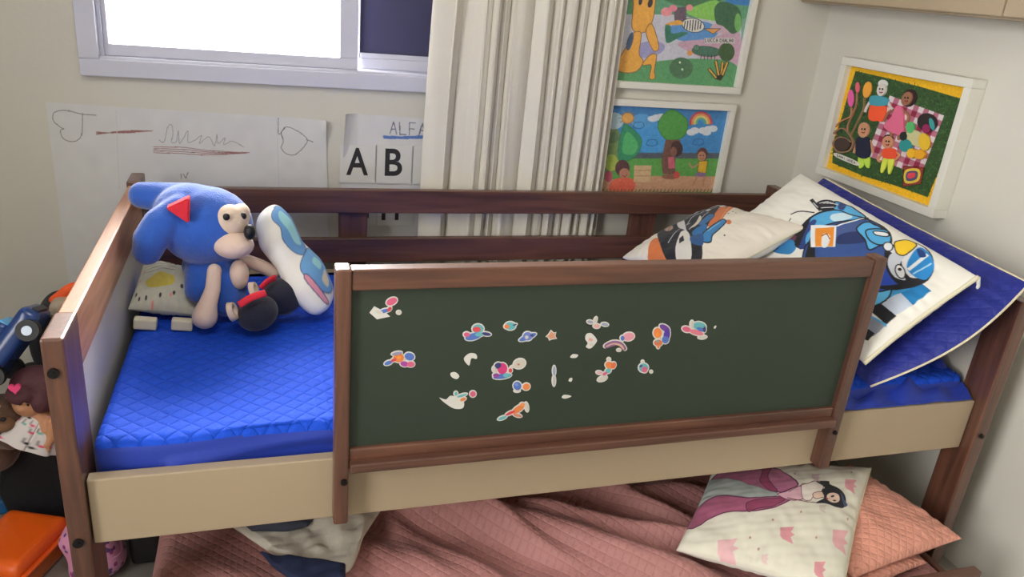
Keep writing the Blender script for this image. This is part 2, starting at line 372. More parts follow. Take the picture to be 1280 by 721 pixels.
# wall cupboard at the upper right
cb = thing('wall_cupboard', 'cream wall cupboard hung high on the right wall, cut by the picture top', 'cupboard', None, (2.03, .3, 1.41))
bm = bmesh.new(); bx(bm, (1.975, -.5, 1.409), (XR-.001, YB-.003, 1.80), .003); a_ = obj('cupboard_body', bm, M_cream)
b1 = box('door', (1.957, .292, 1.415), (1.974, YB-.006, 1.795), M_cream, None); b2 = box('door', (1.957, -.497, 1.415), (1.974, .288, 1.795), M_cream, None)
adopt(cb, a_, b1, b2)

# ------------------------------------------------------------------ bed
bed = thing('bed', 'brown wooden child bed with cream side rail and green chalkboard guard', 'bed')
def post(lo, hi, m=WZ): return box('post', lo, hi, m, bed, .004)
post((-.036, -.016, 0), (-.003, .088, .822)); post((-.036, .885, 0), (-.003, .978, .830))
post((1.922, -.03, 0), (1.958, .048, .822)); post((1.922, .885, 0), (1.958, .978, .826))
hb = box('headboard', (-.032, .088, .722), (-.004, .885, .820), WH, bed, .003)
box('panel', (-.026, .088, .39), (-.012, .885, .722), M_panel, hb, 0)
fb = box('footboard', (1.927, .048, .722), (1.953, .885, .815), WY, bed, .003)
box('panel', (1.934, .048, .39), (1.948, .885, .722), M_panel, fb, 0)
box('side_rail', (-.001, 0, .42), (1.921, .024, .551), M_cream, bed, .0025)
box('side_rail', (-.001, .948, .42), (1.921, .972, .551), M_cream, bed, .0025)
bm = bmesh.new(); bx(bm, (0, .026, .425), (1.92, .946, .438)); obj('bed_base', bm, M_cream, bed)
for z0, z1 in ((.728, .798), (.577, .652)): box('back_rail', (-.002, .950, z0), (1.921, .972, z1), WX, bed, .003)
for x0, x1 in ((.50, .583), (1.43, 1.522)): box('back_upright', (x0, .973, .45), (x1, .990, .76), WZ, bed, .003)
# guard with chalkboard
GZ = .934
g1 = box('guard_post', (.402, -.037, .430), (.428, -.0005, GZ), WZ, bed, .004)
g2 = box('guard_post', (1.474, -.037, .430), (1.501, -.0005, GZ+.004), WZ, bed, .004)
box('guard_rail', (.428, -.033, .895), (1.474, -.005, GZ-.002), WX, bed, .003)
box('guard_rail', (.428, -.031, .545), (1.474, -.007, .588), WX, bed, .003)
box('chalk_tray', (.429, -.050, .548), (1.473, -.031, .567), WX, bed, .003)
YBD = -.022
board = box('chalkboard', (.428, YBD, .586), (1.474, YBD+.008, .897), M_board, bed, 0)
def bolt(p, ax, parent, r=.0085):
    bm = bmesh.new(); cylz(bm, p, r, .005, 18, ax); 
    d = {'Y': Vector((0, -.003, 0)), 'X': Vector((.003, 0, 0))}[ax]
    cylz(bm, Vector(p)+d, r*.45, .002, 6, ax); return obj('bolt', bm, M_bolt, parent)
for (u, v) in ((67, 466), (98, 678)): q = at(u, v, 1, -.016); bolt((q.x, -.018, q.z), 'Y', bed)
q = at(430, 602, 1, -.037); bolt((q.x, -.039, q.z), 'Y', g1, .006)
q = at(1046, 540, 1, -.037); bolt((1.488, -.039, q.z), 'Y', g2, .005)
q = at(1224, 549, 0, 1.922); bolt((1.94, -.032, q.z), 'Y', bed, .006)
# stickers
def px_ell(cx, cy, rx, ry, rot=0, n=14):
    r = math.radians(rot); return [(cx+rx*math.cos(t)*math.cos(r)-ry*math.sin(t)*math.sin(r), cy+rx*math.cos(t)*math.sin(r)+ry*math.sin(t)*math.cos(r)) for t in np.linspace(0, 2*PI, n, endpoint=False)]
SW = (232, 228, 222)
def sticker(label, shapes, org, grow=1.5, name='sticker'):
    bm = bmesh.new(); mats = [mat('sticker_white', (215, 212, 206), .5)]; ms = {}
    def face(pts, y, mi):
        vs = []
        for p in pts:
            q = at(p[0], p[1], 1, YBD); vs.append(bm.verts.new((q.x, y, q.z)))
        try: f = bm.faces.new(vs)
        except ValueError: return
        f.normal_update()
        if f.normal.y > 0: f.normal_flip()
        f.material_index = mi
        r = bmesh.ops.extrude_face_region(bm, geom=[f]); nv = [v for v in r['geom'] if isinstance(v, bmesh.types.BMVert)]
        for v in nv: v.co.y = y-.00025
    ox, oy, sc = org
    for k, sh in enumerate(shapes):
        if sh[0] == 'e': pts = px_ell(sh[1], sh[2], sh[3], sh[4], sh[5]); col = sh[6]; big = px_ell(sh[1], sh[2], sh[3]+grow*sc, sh[4]+grow*sc, sh[5])
        else:
            pts = catmull(sh[1], True, 4) if sh[0] == 's' else sh[1]; col = sh[2]; c = np.mean(np.array(pts), 0)
            big = [tuple(c+(np.array(p)-c)*(1+grow*sc/max(4, np.linalg.norm(np.array(p)-c)))) for p in pts]
        T = lambda L: [(ox+p[0]/sc, oy+p[1]/sc) for p in L]
        if col is not None:
            if grow: face(T(big), YBD-.0002-.00001*k, 0)
            if col not in ms: mats.append(mat('sticker_ink_%d_%d_%d' % col, col, .5)); ms[col] = len(mats)-1
            face(T(pts), YBD-.0007-.00012*k, ms[col])
        else: face(T(pts), YBD-.0002-.00001*k, 0)
    o = obj(name, bm, mats, board); o['label'] = label; return o
PK, BL, OR, PU, TE, RD, NV, GY = (214, 96, 130), (84, 116, 190), (228, 132, 74), (110, 66, 150), (104, 178, 184), (210, 74, 84), (60, 62, 120), (206, 200, 190)
A5 = (450, 360, 4.241); A6 = (600, 380, 4.506); A7 = (720, 380, 6.556)
sticker('pink mermaid sticker at the top left of the chalkboard', [('e', 168, 70, 30, 18, -25, PK), ('e', 130, 120, 26, 10, -15, BL), ('p', [(50, 130), (75, 95), (130, 125), (160, 150), (90, 165)], None), ('e', 100, 125, 22, 8, 10, GY), ('e', 205, 128, 10, 8, 0, GY), ('e', 155, 110, 9, 14, 40, RD)], A5)
sticker('orange and purple fish sticker on the left of the chalkboard', [('e', 205, 368, 28, 24, 0, OR), ('e', 262, 362, 26, 20, 15, BL), ('e', 150, 395, 22, 10, -20, BL), ('e', 178, 380, 16, 8, -20, RD), ('e', 235, 400, 22, 14, 10, (170, 70, 160)), ('e', 268, 402, 20, 14, 0, PK), ('e', 195, 345, 28, 8, -10, (150, 150, 180)), ('e', 206, 366, 10, 8, 0, (240, 160, 60))], A5)
sticker('mermaid sticker with red hair and teal tail', [('e', 625, 215, 30, 24, 0, TE), ('e', 618, 218, 22, 14, 0, RD), ('e', 668, 242, 26, 9, 8, NV), ('e', 600, 255, 44, 18, -15, BL), ('e', 565, 245, 16, 12, 0, PK), ('e', 630, 245, 22, 10, 0, TE)], A5)
sticker('torn white star sticker scrap', [('s', [(550, 375), (580, 345), (615, 350), (618, 375), (590, 372), (578, 410)], None)], A5, 0)
sticker('small torn white scrap left of the middle', [('s', [(480, 450), (505, 445), (526, 465), (512, 482), (485, 470)], None)], A5, 0)
sticker('torn white unicorn sticker with a pink star tip', [('s', [(420, 580), (455, 590), (480, 570), (520, 580), (550, 600), (545, 635), (500, 638), (455, 612)], None), ('e', 598, 560, 15, 15, 0, PK), ('e', 540, 568, 28, 6, -18, TE), ('e', 545, 588, 16, 8, -20, OR), ('e', 508, 558, 8, 10, 0, TE)], A5)
sticker('small round teal planet sticker', [('e', 170, 122, 30, 22, 0, TE), ('e', 150, 125, 14, 12, 0, OR), ('e', 195, 115, 12, 4, -15, NV)], A6)
sticker('blue ringed planet sticker', [('e', 268, 185, 52, 14, -22, BL), ('e', 268, 180, 26, 24, 0, (110, 130, 200)), ('e', 262, 185, 10, 10, 0, GY), ('e', 290, 175, 10, 6, 0, NV)], A6)
sticker('little pale orange starfish sticker', [('p', [(400, 150), (412, 165), (425, 160), (418, 178), (428, 192), (405, 192), (392, 200), (388, 185), (375, 182), (390, 170)], (214, 150, 120))], A6)
sticker('pink and blue seahorse sticker in the middle', [('e', 125, 362, 28, 32, 0, (206, 60, 120)), ('e', 100, 345, 20, 16, -30, NV), ('e', 125, 405, 52, 14, -8, BL), ('e', 150, 400, 22, 12, 0, TE), ('e', 90, 400, 18, 12, 0, (150, 70, 150)), ('e', 170, 372, 10, 12, 0, RD), ('e', 80, 365, 10, 16, 0, GY)], A6)
sticker('round white balloon sticker in the middle', [('e', 222, 335, 34, 26, -20, (205, 198, 186)), ('e', 185, 350, 16, 4, -15, GY), ('e', 216, 338, 8, 6, 0, (190, 130, 120))], A6)
sticker('blue and orange butterfly sticker below the middle', [('e', 210, 460, 22, 24, -20, BL), ('e', 260, 464, 20, 18, -20, OR), ('e', 208, 488, 16, 5, 0, GY), ('e', 205, 452, 10, 8, 0, (120, 150, 215))], A6)
sticker('orange fox sticker at the bottom', [('e', 215, 590, 40, 16, -35, OR), ('e', 170, 612, 30, 8, -25, RD), ('e', 125, 640, 26, 8, -20, TE), ('e', 262, 578, 9, 26, -10, GY), ('e', 210, 625, 24, 8, 15, (206, 130, 110)), ('e', 238, 565, 14, 10, 0, (236, 150, 90))], A6)
sticker('narrow white wand sticker', [('e', 417, 375, 7, 28, 0, (150, 160, 190)), ('e', 416, 430, 7, 30, 0, (190, 186, 190))], A6)
for lab, pts in (('white scrap above the wand sticker', [(508, 300), (522, 282), (552, 285), (540, 302)]), ('tiny white scrap right of the wand sticker', [(498, 432), (508, 415), (520, 418), (514, 436)]), ('white scrap with a tail below the wand sticker', [(460, 525), (475, 510), (515, 518), (480, 532)])):
    sticker(lab, [('s', pts, None)], A6, 0)
sticker('tiny white speck at the right end of the stickers', [('s', [(1128, 195), (1136, 178), (1150, 178), (1140, 200)], None)], A7, 0)
sticker('pale bird sticker with looped wings', [('e', 115, 145, 24, 12, 10, (160, 160, 180)), ('e', 235, 165, 28, 12, 8, (150, 160, 185)), ('e', 168, 178, 26, 16, 0, (220, 170, 160)), ('e', 158, 130, 10, 26, 20, GY)], A7)
sticker('half torn white shell sticker', [('s', [(85, 245), (125, 238), (165, 280), (168, 310), (120, 362), (80, 350), (95, 320), (75, 285)], None), ('e', 118, 290, 18, 12, 20, (222, 160, 150)), ('e', 125, 330, 16, 12, 0, GY)], A7, 0)
sticker('rainbow sticker with pink balloon end', [('s', [(235, 330), (300, 300), (370, 310), (410, 360), (385, 378), (340, 335), (245, 360)], (140, 96, 140)), ('e', 430, 265, 46, 32, -10, (222, 150, 165)), ('e', 380, 278, 16, 20, 0, BL), ('s', [(250, 338), (310, 316), (370, 330), (392, 362), (385, 370), (350, 340), (300, 328), (250, 348)], (214, 170, 150)), ('e', 350, 375, 14, 8, 0, GY)], A7)
sticker('orange and purple pony sticker, brightest of the right group', [('e', 668, 235, 34, 42, 0, OR), ('e', 725, 195, 46, 24, 30, PU), ('e', 742, 250, 26, 50, 10, (86, 58, 160)), ('e', 730, 290, 28, 30, 0, BL), ('e', 672, 315, 34, 26, 0, (214, 120, 80)), ('e', 672, 345, 10, 16, 0, OR), ('e', 668, 250, 20, 22, 0, (240, 140, 60)), ('e', 665, 300, 12, 8, 0, TE)], A7)
sticker('teal and pink bird sticker, rightmost of the big ones', [('e', 905, 205, 36, 22, 15, PK), ('e', 1010, 180, 54, 34, 10, TE), ('e', 985, 230, 60, 20, 15, (220, 120, 140)), ('e', 1020, 205, 34, 16, 20, BL), ('e', 950, 165, 14, 30, 0, GY), ('e', 1035, 270, 34, 12, -5, GY), ('e', 1050, 205, 12, 24, 0, NV)], A7)
sticker('orange haired girl sticker low in the right group', [('e', 275, 500, 36, 28, 20, OR), ('e', 268, 452, 12, 12, 0, GY), ('e', 262, 545, 24, 18, -30, TE), ('e', 235, 568, 22, 12, -30, PK), ('e', 190, 560, 24, 12, 10, (222, 170, 180)), ('e', 215, 610, 40, 18, -20, GY), ('e', 305, 500, 18, 26, 20, (224, 110, 70))], A7)
sticker('small pink shell sticker below the pony', [('e', 552, 520, 38, 36, 0, TE), ('e', 560, 535, 22, 24, 0, PK), ('e', 545, 470, 8, 8, 0, GY), ('e', 615, 552, 8, 8, 0, GY), ('e', 530, 505, 14, 8, -30, NV)], A7)

# ------------------------------------------------------------------ mattress with blue cover
def mfn(P):
    P = P.copy(); top = P[:, 2] > .57; w_ = fnoise(P[:, 0], P[:, 1], 7, 3)*.005-.036*np.clip(P[:, 1]/.94, 0, 1)+.002*fnoise(P[:, 0], P[:, 1], 40, 6)
    P[:, 2] += np.where(top, w_, 0)
    side = P[:, 1] < .05; P[:, 1] += np.where(side, -.007*np.exp(-((P[:, 2]-.565-.09*(P[:, 0]-.28))/.010)**2)*(P[:, 0] > .12)*(P[:, 2] < .595)+ .006*np.sin(P[:, 0]*9+P[:, 2]*30)+.004*np.sin(P[:, 0]*23+1), 0)
    return P
mt = rbox('mattress', (.004, .036, .440), (1.914, .895, .604), .022, [M_blue, M_blueq], None, (130, 60, 26), mfn)
tag(mt, 'blue quilted mattress lying in the bed behind the side rail', 'mattress')
mi = np.zeros(len(mt.data.polygons), np.int32); mt.data.update()
mt.data.update()
for i, p in enumerate(mt.data.polygons): mi[i] = 1 if p.center.z > .588-.038*p.center.y else 0
mt.data.polygons.foreach_set('material_index', mi)

# ------------------------------------------------------------------ curtain
xs = np.linspace(0, 1, 900); zs = np.linspace(.12, 2.24, 70); Xc, Zc = np.meshgrid(xs, zs)
ph = np.interp(xs, np.linspace(0, 1, 20), np.cumsum([0, 1.2, .8, 4.6, .8, 1.6, 5.2, 7.4, 6.6, 2.0, 1.4, 1.8, 4.8, 7.0, 3.2, 7.4, 5.0, 7.6, 7.0, 7.6]))
PH = ph[None, :]+.5*np.sin(Zc*2+Xc*9)+.25*np.sin(Zc*5+Xc*21)
lo_ = .742+.022*(Zc-.8)+.003*np.sin(Zc*4); wd_ = .585+.012*np.sin(Zc*2.2)
Yc = 1.045-.032*np.abs(np.sin(PH/2))**.7-.008*np.sin(PH*.43+1.2)+.002*np.sin(PH*2.1+Zc*3)
Xw = lo_+Xc*wd_+.005*np.sin(PH+.6)
cur = gridmesh('curtain', [(np.stack([Xw, Yc, Zc], -1), None, True, np.stack([Xw, Zc], -1))], mat('curtain_linen', (222, 217, 205), .9, bump=.25, bscale=400, sheen=.1))
so = cur.modifiers.new('solid', 'SOLIDIFY'); so.thickness = .0012
tag(cur, 'pleated off-white linen curtain hanging over the right of the window', 'curtain')
rod = thing('curtain_rod', 'metal rod carrying the curtain above the window', 'curtain rod', None, (.6, 1.02, 2.26))
bm = bmesh.new(); tube(bm, [(-.9, 0, 0), (.95, 0, 0)], .010, 12); obj('pole', bm, mat('brushed_metal', (170, 170, 172), .35, metal=.9), rod)
for x in (-.9, .95):
    bm = bmesh.new(); ellip(bm, (x, 0, 0), (.018,)*3); obj('finial', bm, MATS['brushed_metal'], rod, True)
    bm = bmesh.new(); tube(bm, [(x*.95, 0, 0), (x*.95, .058, 0)], .006, 8); obj('bracket', bm, MATS['brushed_metal'], rod)

# ------------------------------------------------------------------ wall papers
def planar(axis, val, a0, a1, z0, z1):
    """photo pixel -> position on a flat thing: u along axis a0..a1, v from z1 (top) down"""
    def f(u, v):
        p = at(u, v, axis, val); h = p.x if axis == 1 else p.y
        return ((h-a0)/(a1-a0), (z1-p.z)/(z1-z0))
    return f
def sheet(name, poly, y, P, x0, x1, z0, z1, curl=None, parent=None, m=M_paper):
    """paper: grid over x0..x1,z0..z1, warped edges"""
    nx, ny = P.nx, P.ny; X, Z = np.meshgrid(np.linspace(x0, x1, nx), np.linspace(z1, z0, ny))
    S_ = (X-x0)/(x1-x0); T_ = (z1-Z)/(z1-z0)
    TL, TR, BR, BL_ = [np.array(p) for p in poly]
    A = S_[..., None]; B = T_[..., None]
    Q = TL*(1-A)*(1-B)+TR*A*(1-B)+BR*A*B+BL_*(1-A)*B
    # paint is sampled where each vertex really lies
    C = P.get(); ui = np.clip(((Q[..., 0]-x0)/(x1-x0)*(nx-1)).round().astype(int), 0, nx-1); vi = np.clip(((z1-Q[..., 1])/(z1-z0)*(ny-1)).round().astype(int), 0, ny-1)
    Yv = y-.003+.0018*fnoise(S_*6, T_*4, 1.6, 8)-.0008*np.sin(S_*14)
    if curl is not None: Yv = curl(S_, T_, Yv)
    Pg = np.stack([Q[..., 0], Yv, Q[..., 1]], -1)
    Bk = Pg.copy(); Bk[..., 1] += .0006
    return gridmesh(name, [(Pg, C[vi, ui], True, None), (Bk, C[vi, ui]*0+lin((225, 225, 222)), False, None)], m, parent)
PX = (.0, 0, 1)
x0, x1, z0, z1 = -.245, .50, .44, .995
P = Paint(560, 420, (214, 214, 214), planar(1, YB, x0, x1, z0, z1), (50, 120, 3.459)); P.mottle(2.2, 40)
PC, PCR = (116, 110, 112), (150, 104, 102)
P.line([(245, 82), (180, 78), (110, 62), (65, 72), (60, 105), (90, 135), (105, 142), (90, 150), (100, 180), (130, 195), (165, 190), (182, 165), (186, 75)], PC, 3, True)
for k in range(4): P.line([(245, 155+k*4), (360, 160-k*3), (488, 150)], PCR, 3, True)
for k in range(4): P.line([(492, 220+k*8), (620, 222+k*9), (740, 236+k*6), (906, 245)], PCR, 3, True)
P.line([(515, 190), (535, 200), (545, 170), (555, 130), (570, 125), (575, 160), (570, 200), (590, 195), (600, 150), (605, 205), (640, 150), (640, 200), (670, 190), (700, 170), (690, 205), (730, 175), (755, 215), (765, 165), (770, 205), (800, 180), (795, 210), (830, 195), (880, 220)], (156, 156, 162), 3, True)
P.line([(1030, 95), (1032, 165), (1060, 135), (1100, 145), (1155, 190), (1110, 248), (1070, 252), (1042, 225), (1052, 195), (1042, 160), (1060, 138)], PC, 3, True); P.line([(1150, 188), (1180, 198)], PC, 3)
P.line([(610, 335), (612, 358)], PC, 3); P.line([(620, 335), (632, 355), (640, 330)], PC, 3)
for k in (330, 1020): P.line([(k, 60), (k+14, 400)], (200, 202, 206), 3)
pa = sheet('wall_drawing', [(-.238, .987), (.470, .969), (.488, .46), (-.238, .45)], YB, P, x0, x1, z0, z1,
           lambda s, t, y: y-.02*np.exp(-((1-s)/.03))*np.exp(-((t-.03)/.08)**2))
tag(pa, 'large white paper with pencil hearts and red underlined scribble taped on the wall', 'drawing')
# alphabet poster
x0, x1, z0, z1 = .50, .98, .42, 1.00
P = Paint(300, 360, (214, 213, 214), planar(1, YB, x0, x1, z0, z1), (410, 130, 3.607)); P.mottle(2, 40)
write(P, 'ALFA', 280, 80, 55, 43, (96, 98, 120), 4, .05)
for k in range(4): P.line([(250, 143+k*4), (330, 147+k*3), (440, 142+k*4)], (92, 124, 190), 4, True)
al = sheet('alphabet_poster', [(.524, .992), (.968, .975), (.975, .44), (.508, .45)], YB, P, x0, x1, z0, z1,
           lambda s, t, y: y-.030*np.clip(1-s/.10, 0, 1)**2*np.clip(1-t/.30, 0, 1))
tag(al, 'paper alphabet poster with handwritten letters above printed letter cards, left of the curtain', 'poster')
M_card = mat('white_card', (218, 217, 214), .6); M_ink = mat('black_print', (44, 42, 46), .6)
def glyph(ch, x, z, h, y, parent, width=None):
    c = bpy.data.curves.new('t', 'FONT'); c.body = ch; c.size = 1; c.offset = .018; c.extrude = .004
    o = bpy.data.objects.new('t', c); COL.objects.link(o); bpy.context.view_layer.update()
    me = bpy.data.meshes.new_from_object(o.evaluated_get(bpy.context.evaluated_depsgraph_get())); bpy.data.objects.remove(o)
    V = np.array([v.co[:] for v in me.vertices]); lo, hi = V[:, :2].min(0), V[:, :2].max(0)
    s = h/(hi[1]-lo[1]); sx = s if width is None else width/(hi[0]-lo[0])
    for v, c_ in zip(me.vertices, V): v.co = (x+(c_[0]-(lo[0]+hi[0])/2)*sx, y-.0004-c_[2]*.06, z+(c_[1]-lo[1])*s)
    return link('letter', me, M_ink, parent)
yc = YB-.008
def card(ch, u0, u1, v0, v1, lu, lv0, lv1, wd):
    a, b = at(u0, v0, 1, YB), at(u1, v1, 1, YB)
    bm = bmesh.new(); bx(bm, (a.x, yc, b.z), (b.x, yc+.001, a.z)); o = obj('letter_card', bm, M_card, al); o['label'] = 'white card printed with the letter '+ch
    g0, g1_ = at(lu, lv1, 1, YB), at(lu, lv0, 1, YB)
    glyph(ch, g0.x, g0.z, g1_.z-g0.z, yc, o, wd)
card('A', 425, 468, 180, 228, 446, 184, 218, .064); card('B', 471, 513, 180, 229, 491, 185, 219, .052); card('C', 517, 561, 181, 230, 538, 185, 219, .058)
a = at(428, 233, 1, YB); 
card('G', 427, 470, 233, 280, 448, 238, 274, .060); card('H', 472, 515, 234, 281, 487, 238, 274, .052)

# ------------------------------------------------------------------ framed pictures
def art_mesh(name, P, to3, depth=None, parent=None):
    S_, T_ = np.meshgrid(np.linspace(0, 1, P.nx), np.linspace(0, 1, P.ny)); C = P.get()
    d = np.zeros_like(S_) if depth is None else depth
    G = to3(S_, T_, d); return gridmesh(name, [(G, C, False, None)], M_art, parent)
def back_picture(label, x0, x1, z0, z1, painter):
    r = thing('framed_picture', label, 'picture', 'childrens pictures in white frames', ((x0+x1)/2, YB, z0))
    fw, dp = .021, .030; bm = bmesh.new()
    for lo, hi in (((x0, YB-dp, z0), (x1, YB-.001, z0+fw)), ((x0, YB-dp, z1-fw), (x1, YB-.001, z1)), ((x0, YB-dp, z0+fw), (x0+fw, YB-.001, z1-fw)), ((x1-fw, YB-dp, z0+fw), (x1, YB-.001, z1-fw))): bx(bm, lo, hi, .0015)
    f = obj('frame', bm, M_white)
    a0, a1, b0, b1 = x0+fw, x1-fw, z0+fw, z1-fw; yy = YB-.012
    P = painter(planar(1, yy, a0, a1, b0, b1))
    m = art_mesh('painting', P, lambda s, t, d: np.stack([a0+s*(a1-a0), np.full_like(s, yy)-d, b1-t*(b1-b0)], -1))
    adopt(r, f, m)
    m.data.flip_normals(); return r
def paint_land(f):      # (760,0) x6.01
    P = Paint(330, 240, (126, 170, 150), f, (760, 0, 6.01))
    P.poly([(-900, -900), (1300, -900), (1300, 140), (-900, 140)], (96, 160, 120)); P.poly([(600, -300), (1200, -300), (1200, 60), (900, 30)], (60, 130, 200))
    P.ell(640, -60, 260, 110, (70, 120, 84)); P.poly([(590, 90), (700, 30), (830, 10), (850, 170), (720, 150)], (140, 208, 92), True)
    P.poly([(-900, 100), (500, 110), (1000, 190), (1000, 460), (-900, 460)], (206, 206, 220)); P.ell(640, 235, 190, 80, (90, 150, 214))
    P.ell(300, 370, 130, 60, (160, 158, 206), -10); P.poly([(520, 330), (760, 290), (980, 240), (980, 480), (800, 470)], (208, 168, 190), True); P.ell(880, 210, 110, 45, (212, 178, 198))
    P.poly([(495, 60), (585, 50), (590, 160), (500, 165)], (104, 88, 104)); P.ell(440, 90, 42, 34, (244, 150, 160)); P.ell(490, 62, 30, 26, (240, 140, 156)); P.ell(612, 58, 26, 24, (244, 150, 160))
    P.poly([(100, 430), (-300, 430), (-300, 700), (950, 700), (950, 480), (700, 440), (450, 450), (260, 470)], (90, 160, 104), True)
    P.poly([(800, 60), (850, 15), (930, 30), (990, 80), (1000, 200), (940, 255), (890, 220), (860, 195), (810, 170)], (60, 104, 74), True); P.ell(975, 170, 26, 70, (120, 190, 100))
    P.poly([(430, 190), (440, 320), (520, 290), (600, 250), (560, 240), (480, 250), (470, 195)], (54, 120, 96), True)
    # plain round striped fish shape and leaves
    P.ell(640, 190, 84, 52, (236, 234, 226), 10, out=(40, 40, 44), ow=5)
    for k in range(7): P.line([(580+k*20, 150+abs(k-3)*4), (572+k*20, 232-abs(k-3)*6)], (50, 50, 56), 8)
    P.poly([(720, 215), (845, 215), (790, 255)], (232, 160, 84), out=(50, 46, 44), ow=4); P.poly([(430, 185), (530, 150), (560, 185)], (236, 170, 76), True)
    # orange giraffe-like animal, plain
    P.poly([(200, -120), (350, -120), (352, 60), (330, 170), (290, 235), (220, 245), (180, 200), (190, 60)], (244, 174, 72), True, out=(120, 80, 50), ow=5)
    P.ell(245, 10, 14, 30, (50, 50, 60), 10); P.ell(318, 25, 18, 34, (50, 50, 60), 15)
    P.poly([(330, 180), (380, 330), (372, 378), (335, 370), (285, 240)], (244, 174, 72), True, out=(120, 80, 50), ow=5)
    P.poly([(250, 250), (235, 400), (265, 460), (220, 530), (130, 545), (60, 500), (150, 330), (190, 250)], (244, 174, 72), True, out=(120, 80, 50), ow=5)
    P.poly([(265, 470), (320, 410), (365, 415), (350, 520), (352, 585), (312, 585), (325, 490), (270, 490)], (244, 174, 72), True, out=(120, 80, 50), ow=5)
    P.ell(166, 310, 22, 70, (70, 90, 120), 15); P.ell(550, 510, 88, 80, (74, 116, 80)); P.ell(540, 468, 8, 9, (220, 236, 210)); P.ell(558, 520, 8, 9, (220, 236, 210))
    P.ell(740, 385, 110, 38, (72, 118, 98), 5, out=(50, 70, 60), ow=4); P.ell(890, 390, 60, 70, (64, 96, 56)); P.ell(615, 398, 20, 20, (240, 160, 76)); P.ell(665, 360, 22, 22, (90, 140, 110), out=(50, 70, 60), ow=4)
    for k in range(5): P.line([(700+k*26, 410), (696+k*26, 445)], (50, 70, 60), 6)
    P.poly([(724, 285), (950, 285), (950, 325), (724, 325)], (220, 216, 214)); write(P, 'LUCCA', 730, 290, 26, 20, (50, 50, 50), 4); write(P, 'CHALHO', 838, 292, 24, 18, (50, 50, 50), 4)
    for a_, b_ in (((830, 560), (810, 460)), ((850, 560), (860, 470)), ((860, 560), (895, 470)), ((810, 580), (760, 520))): P.line([(840, 590), a_, b_], (50, 54, 40), 26); P.line([a_, b_], (236, 176, 76), 13)
    P.A = P.A*.88+150*.12; return P.mottle(5, 7)  # reflection veil of unbuilt frame glass mixed into the colours as grey
def kid(P, x, y, s, skin, hair, shirt, shorts):
    P.ell(x, y, 34*s, 42*s, hair); P.ell(x-4*s, y+12*s, 26*s, 30*s, skin)
    P.poly([(x-22*s, y+44*s), (x+34*s, y+40*s), (x+22*s, y+118*s), (x-30*s, y+112*s)], shirt, out=(60, 40, 30), ow=3)
    P.line([(x-20*s, y+60*s), (x-64*s, y+84*s), (x-84*s, y+56*s)], skin, 10*s); P.poly([(x-32*s, y+112*s), (x+20*s, y+116*s), (x+22*s, y+140*s), (x-50*s, y+140*s)], shorts)
    P.line([(x-30*s, y+138*s), (x-60*s, y+190*s)], skin, 12*s); P.line([(x+12*s, y+138*s), (x+4*s, y+190*s)], skin, 12*s)
    P.ell(x-12*s, y+8*s, 4*s, 4*s, (30, 30, 30)); P.ell(x+6*s, y+8*s, 4*s, 4*s, (30, 30, 30)); P.line([(x-14*s, y+26*s), (x-4*s, y+32*s), (x+8*s, y+26*s)], (130, 40, 40), 3*s)
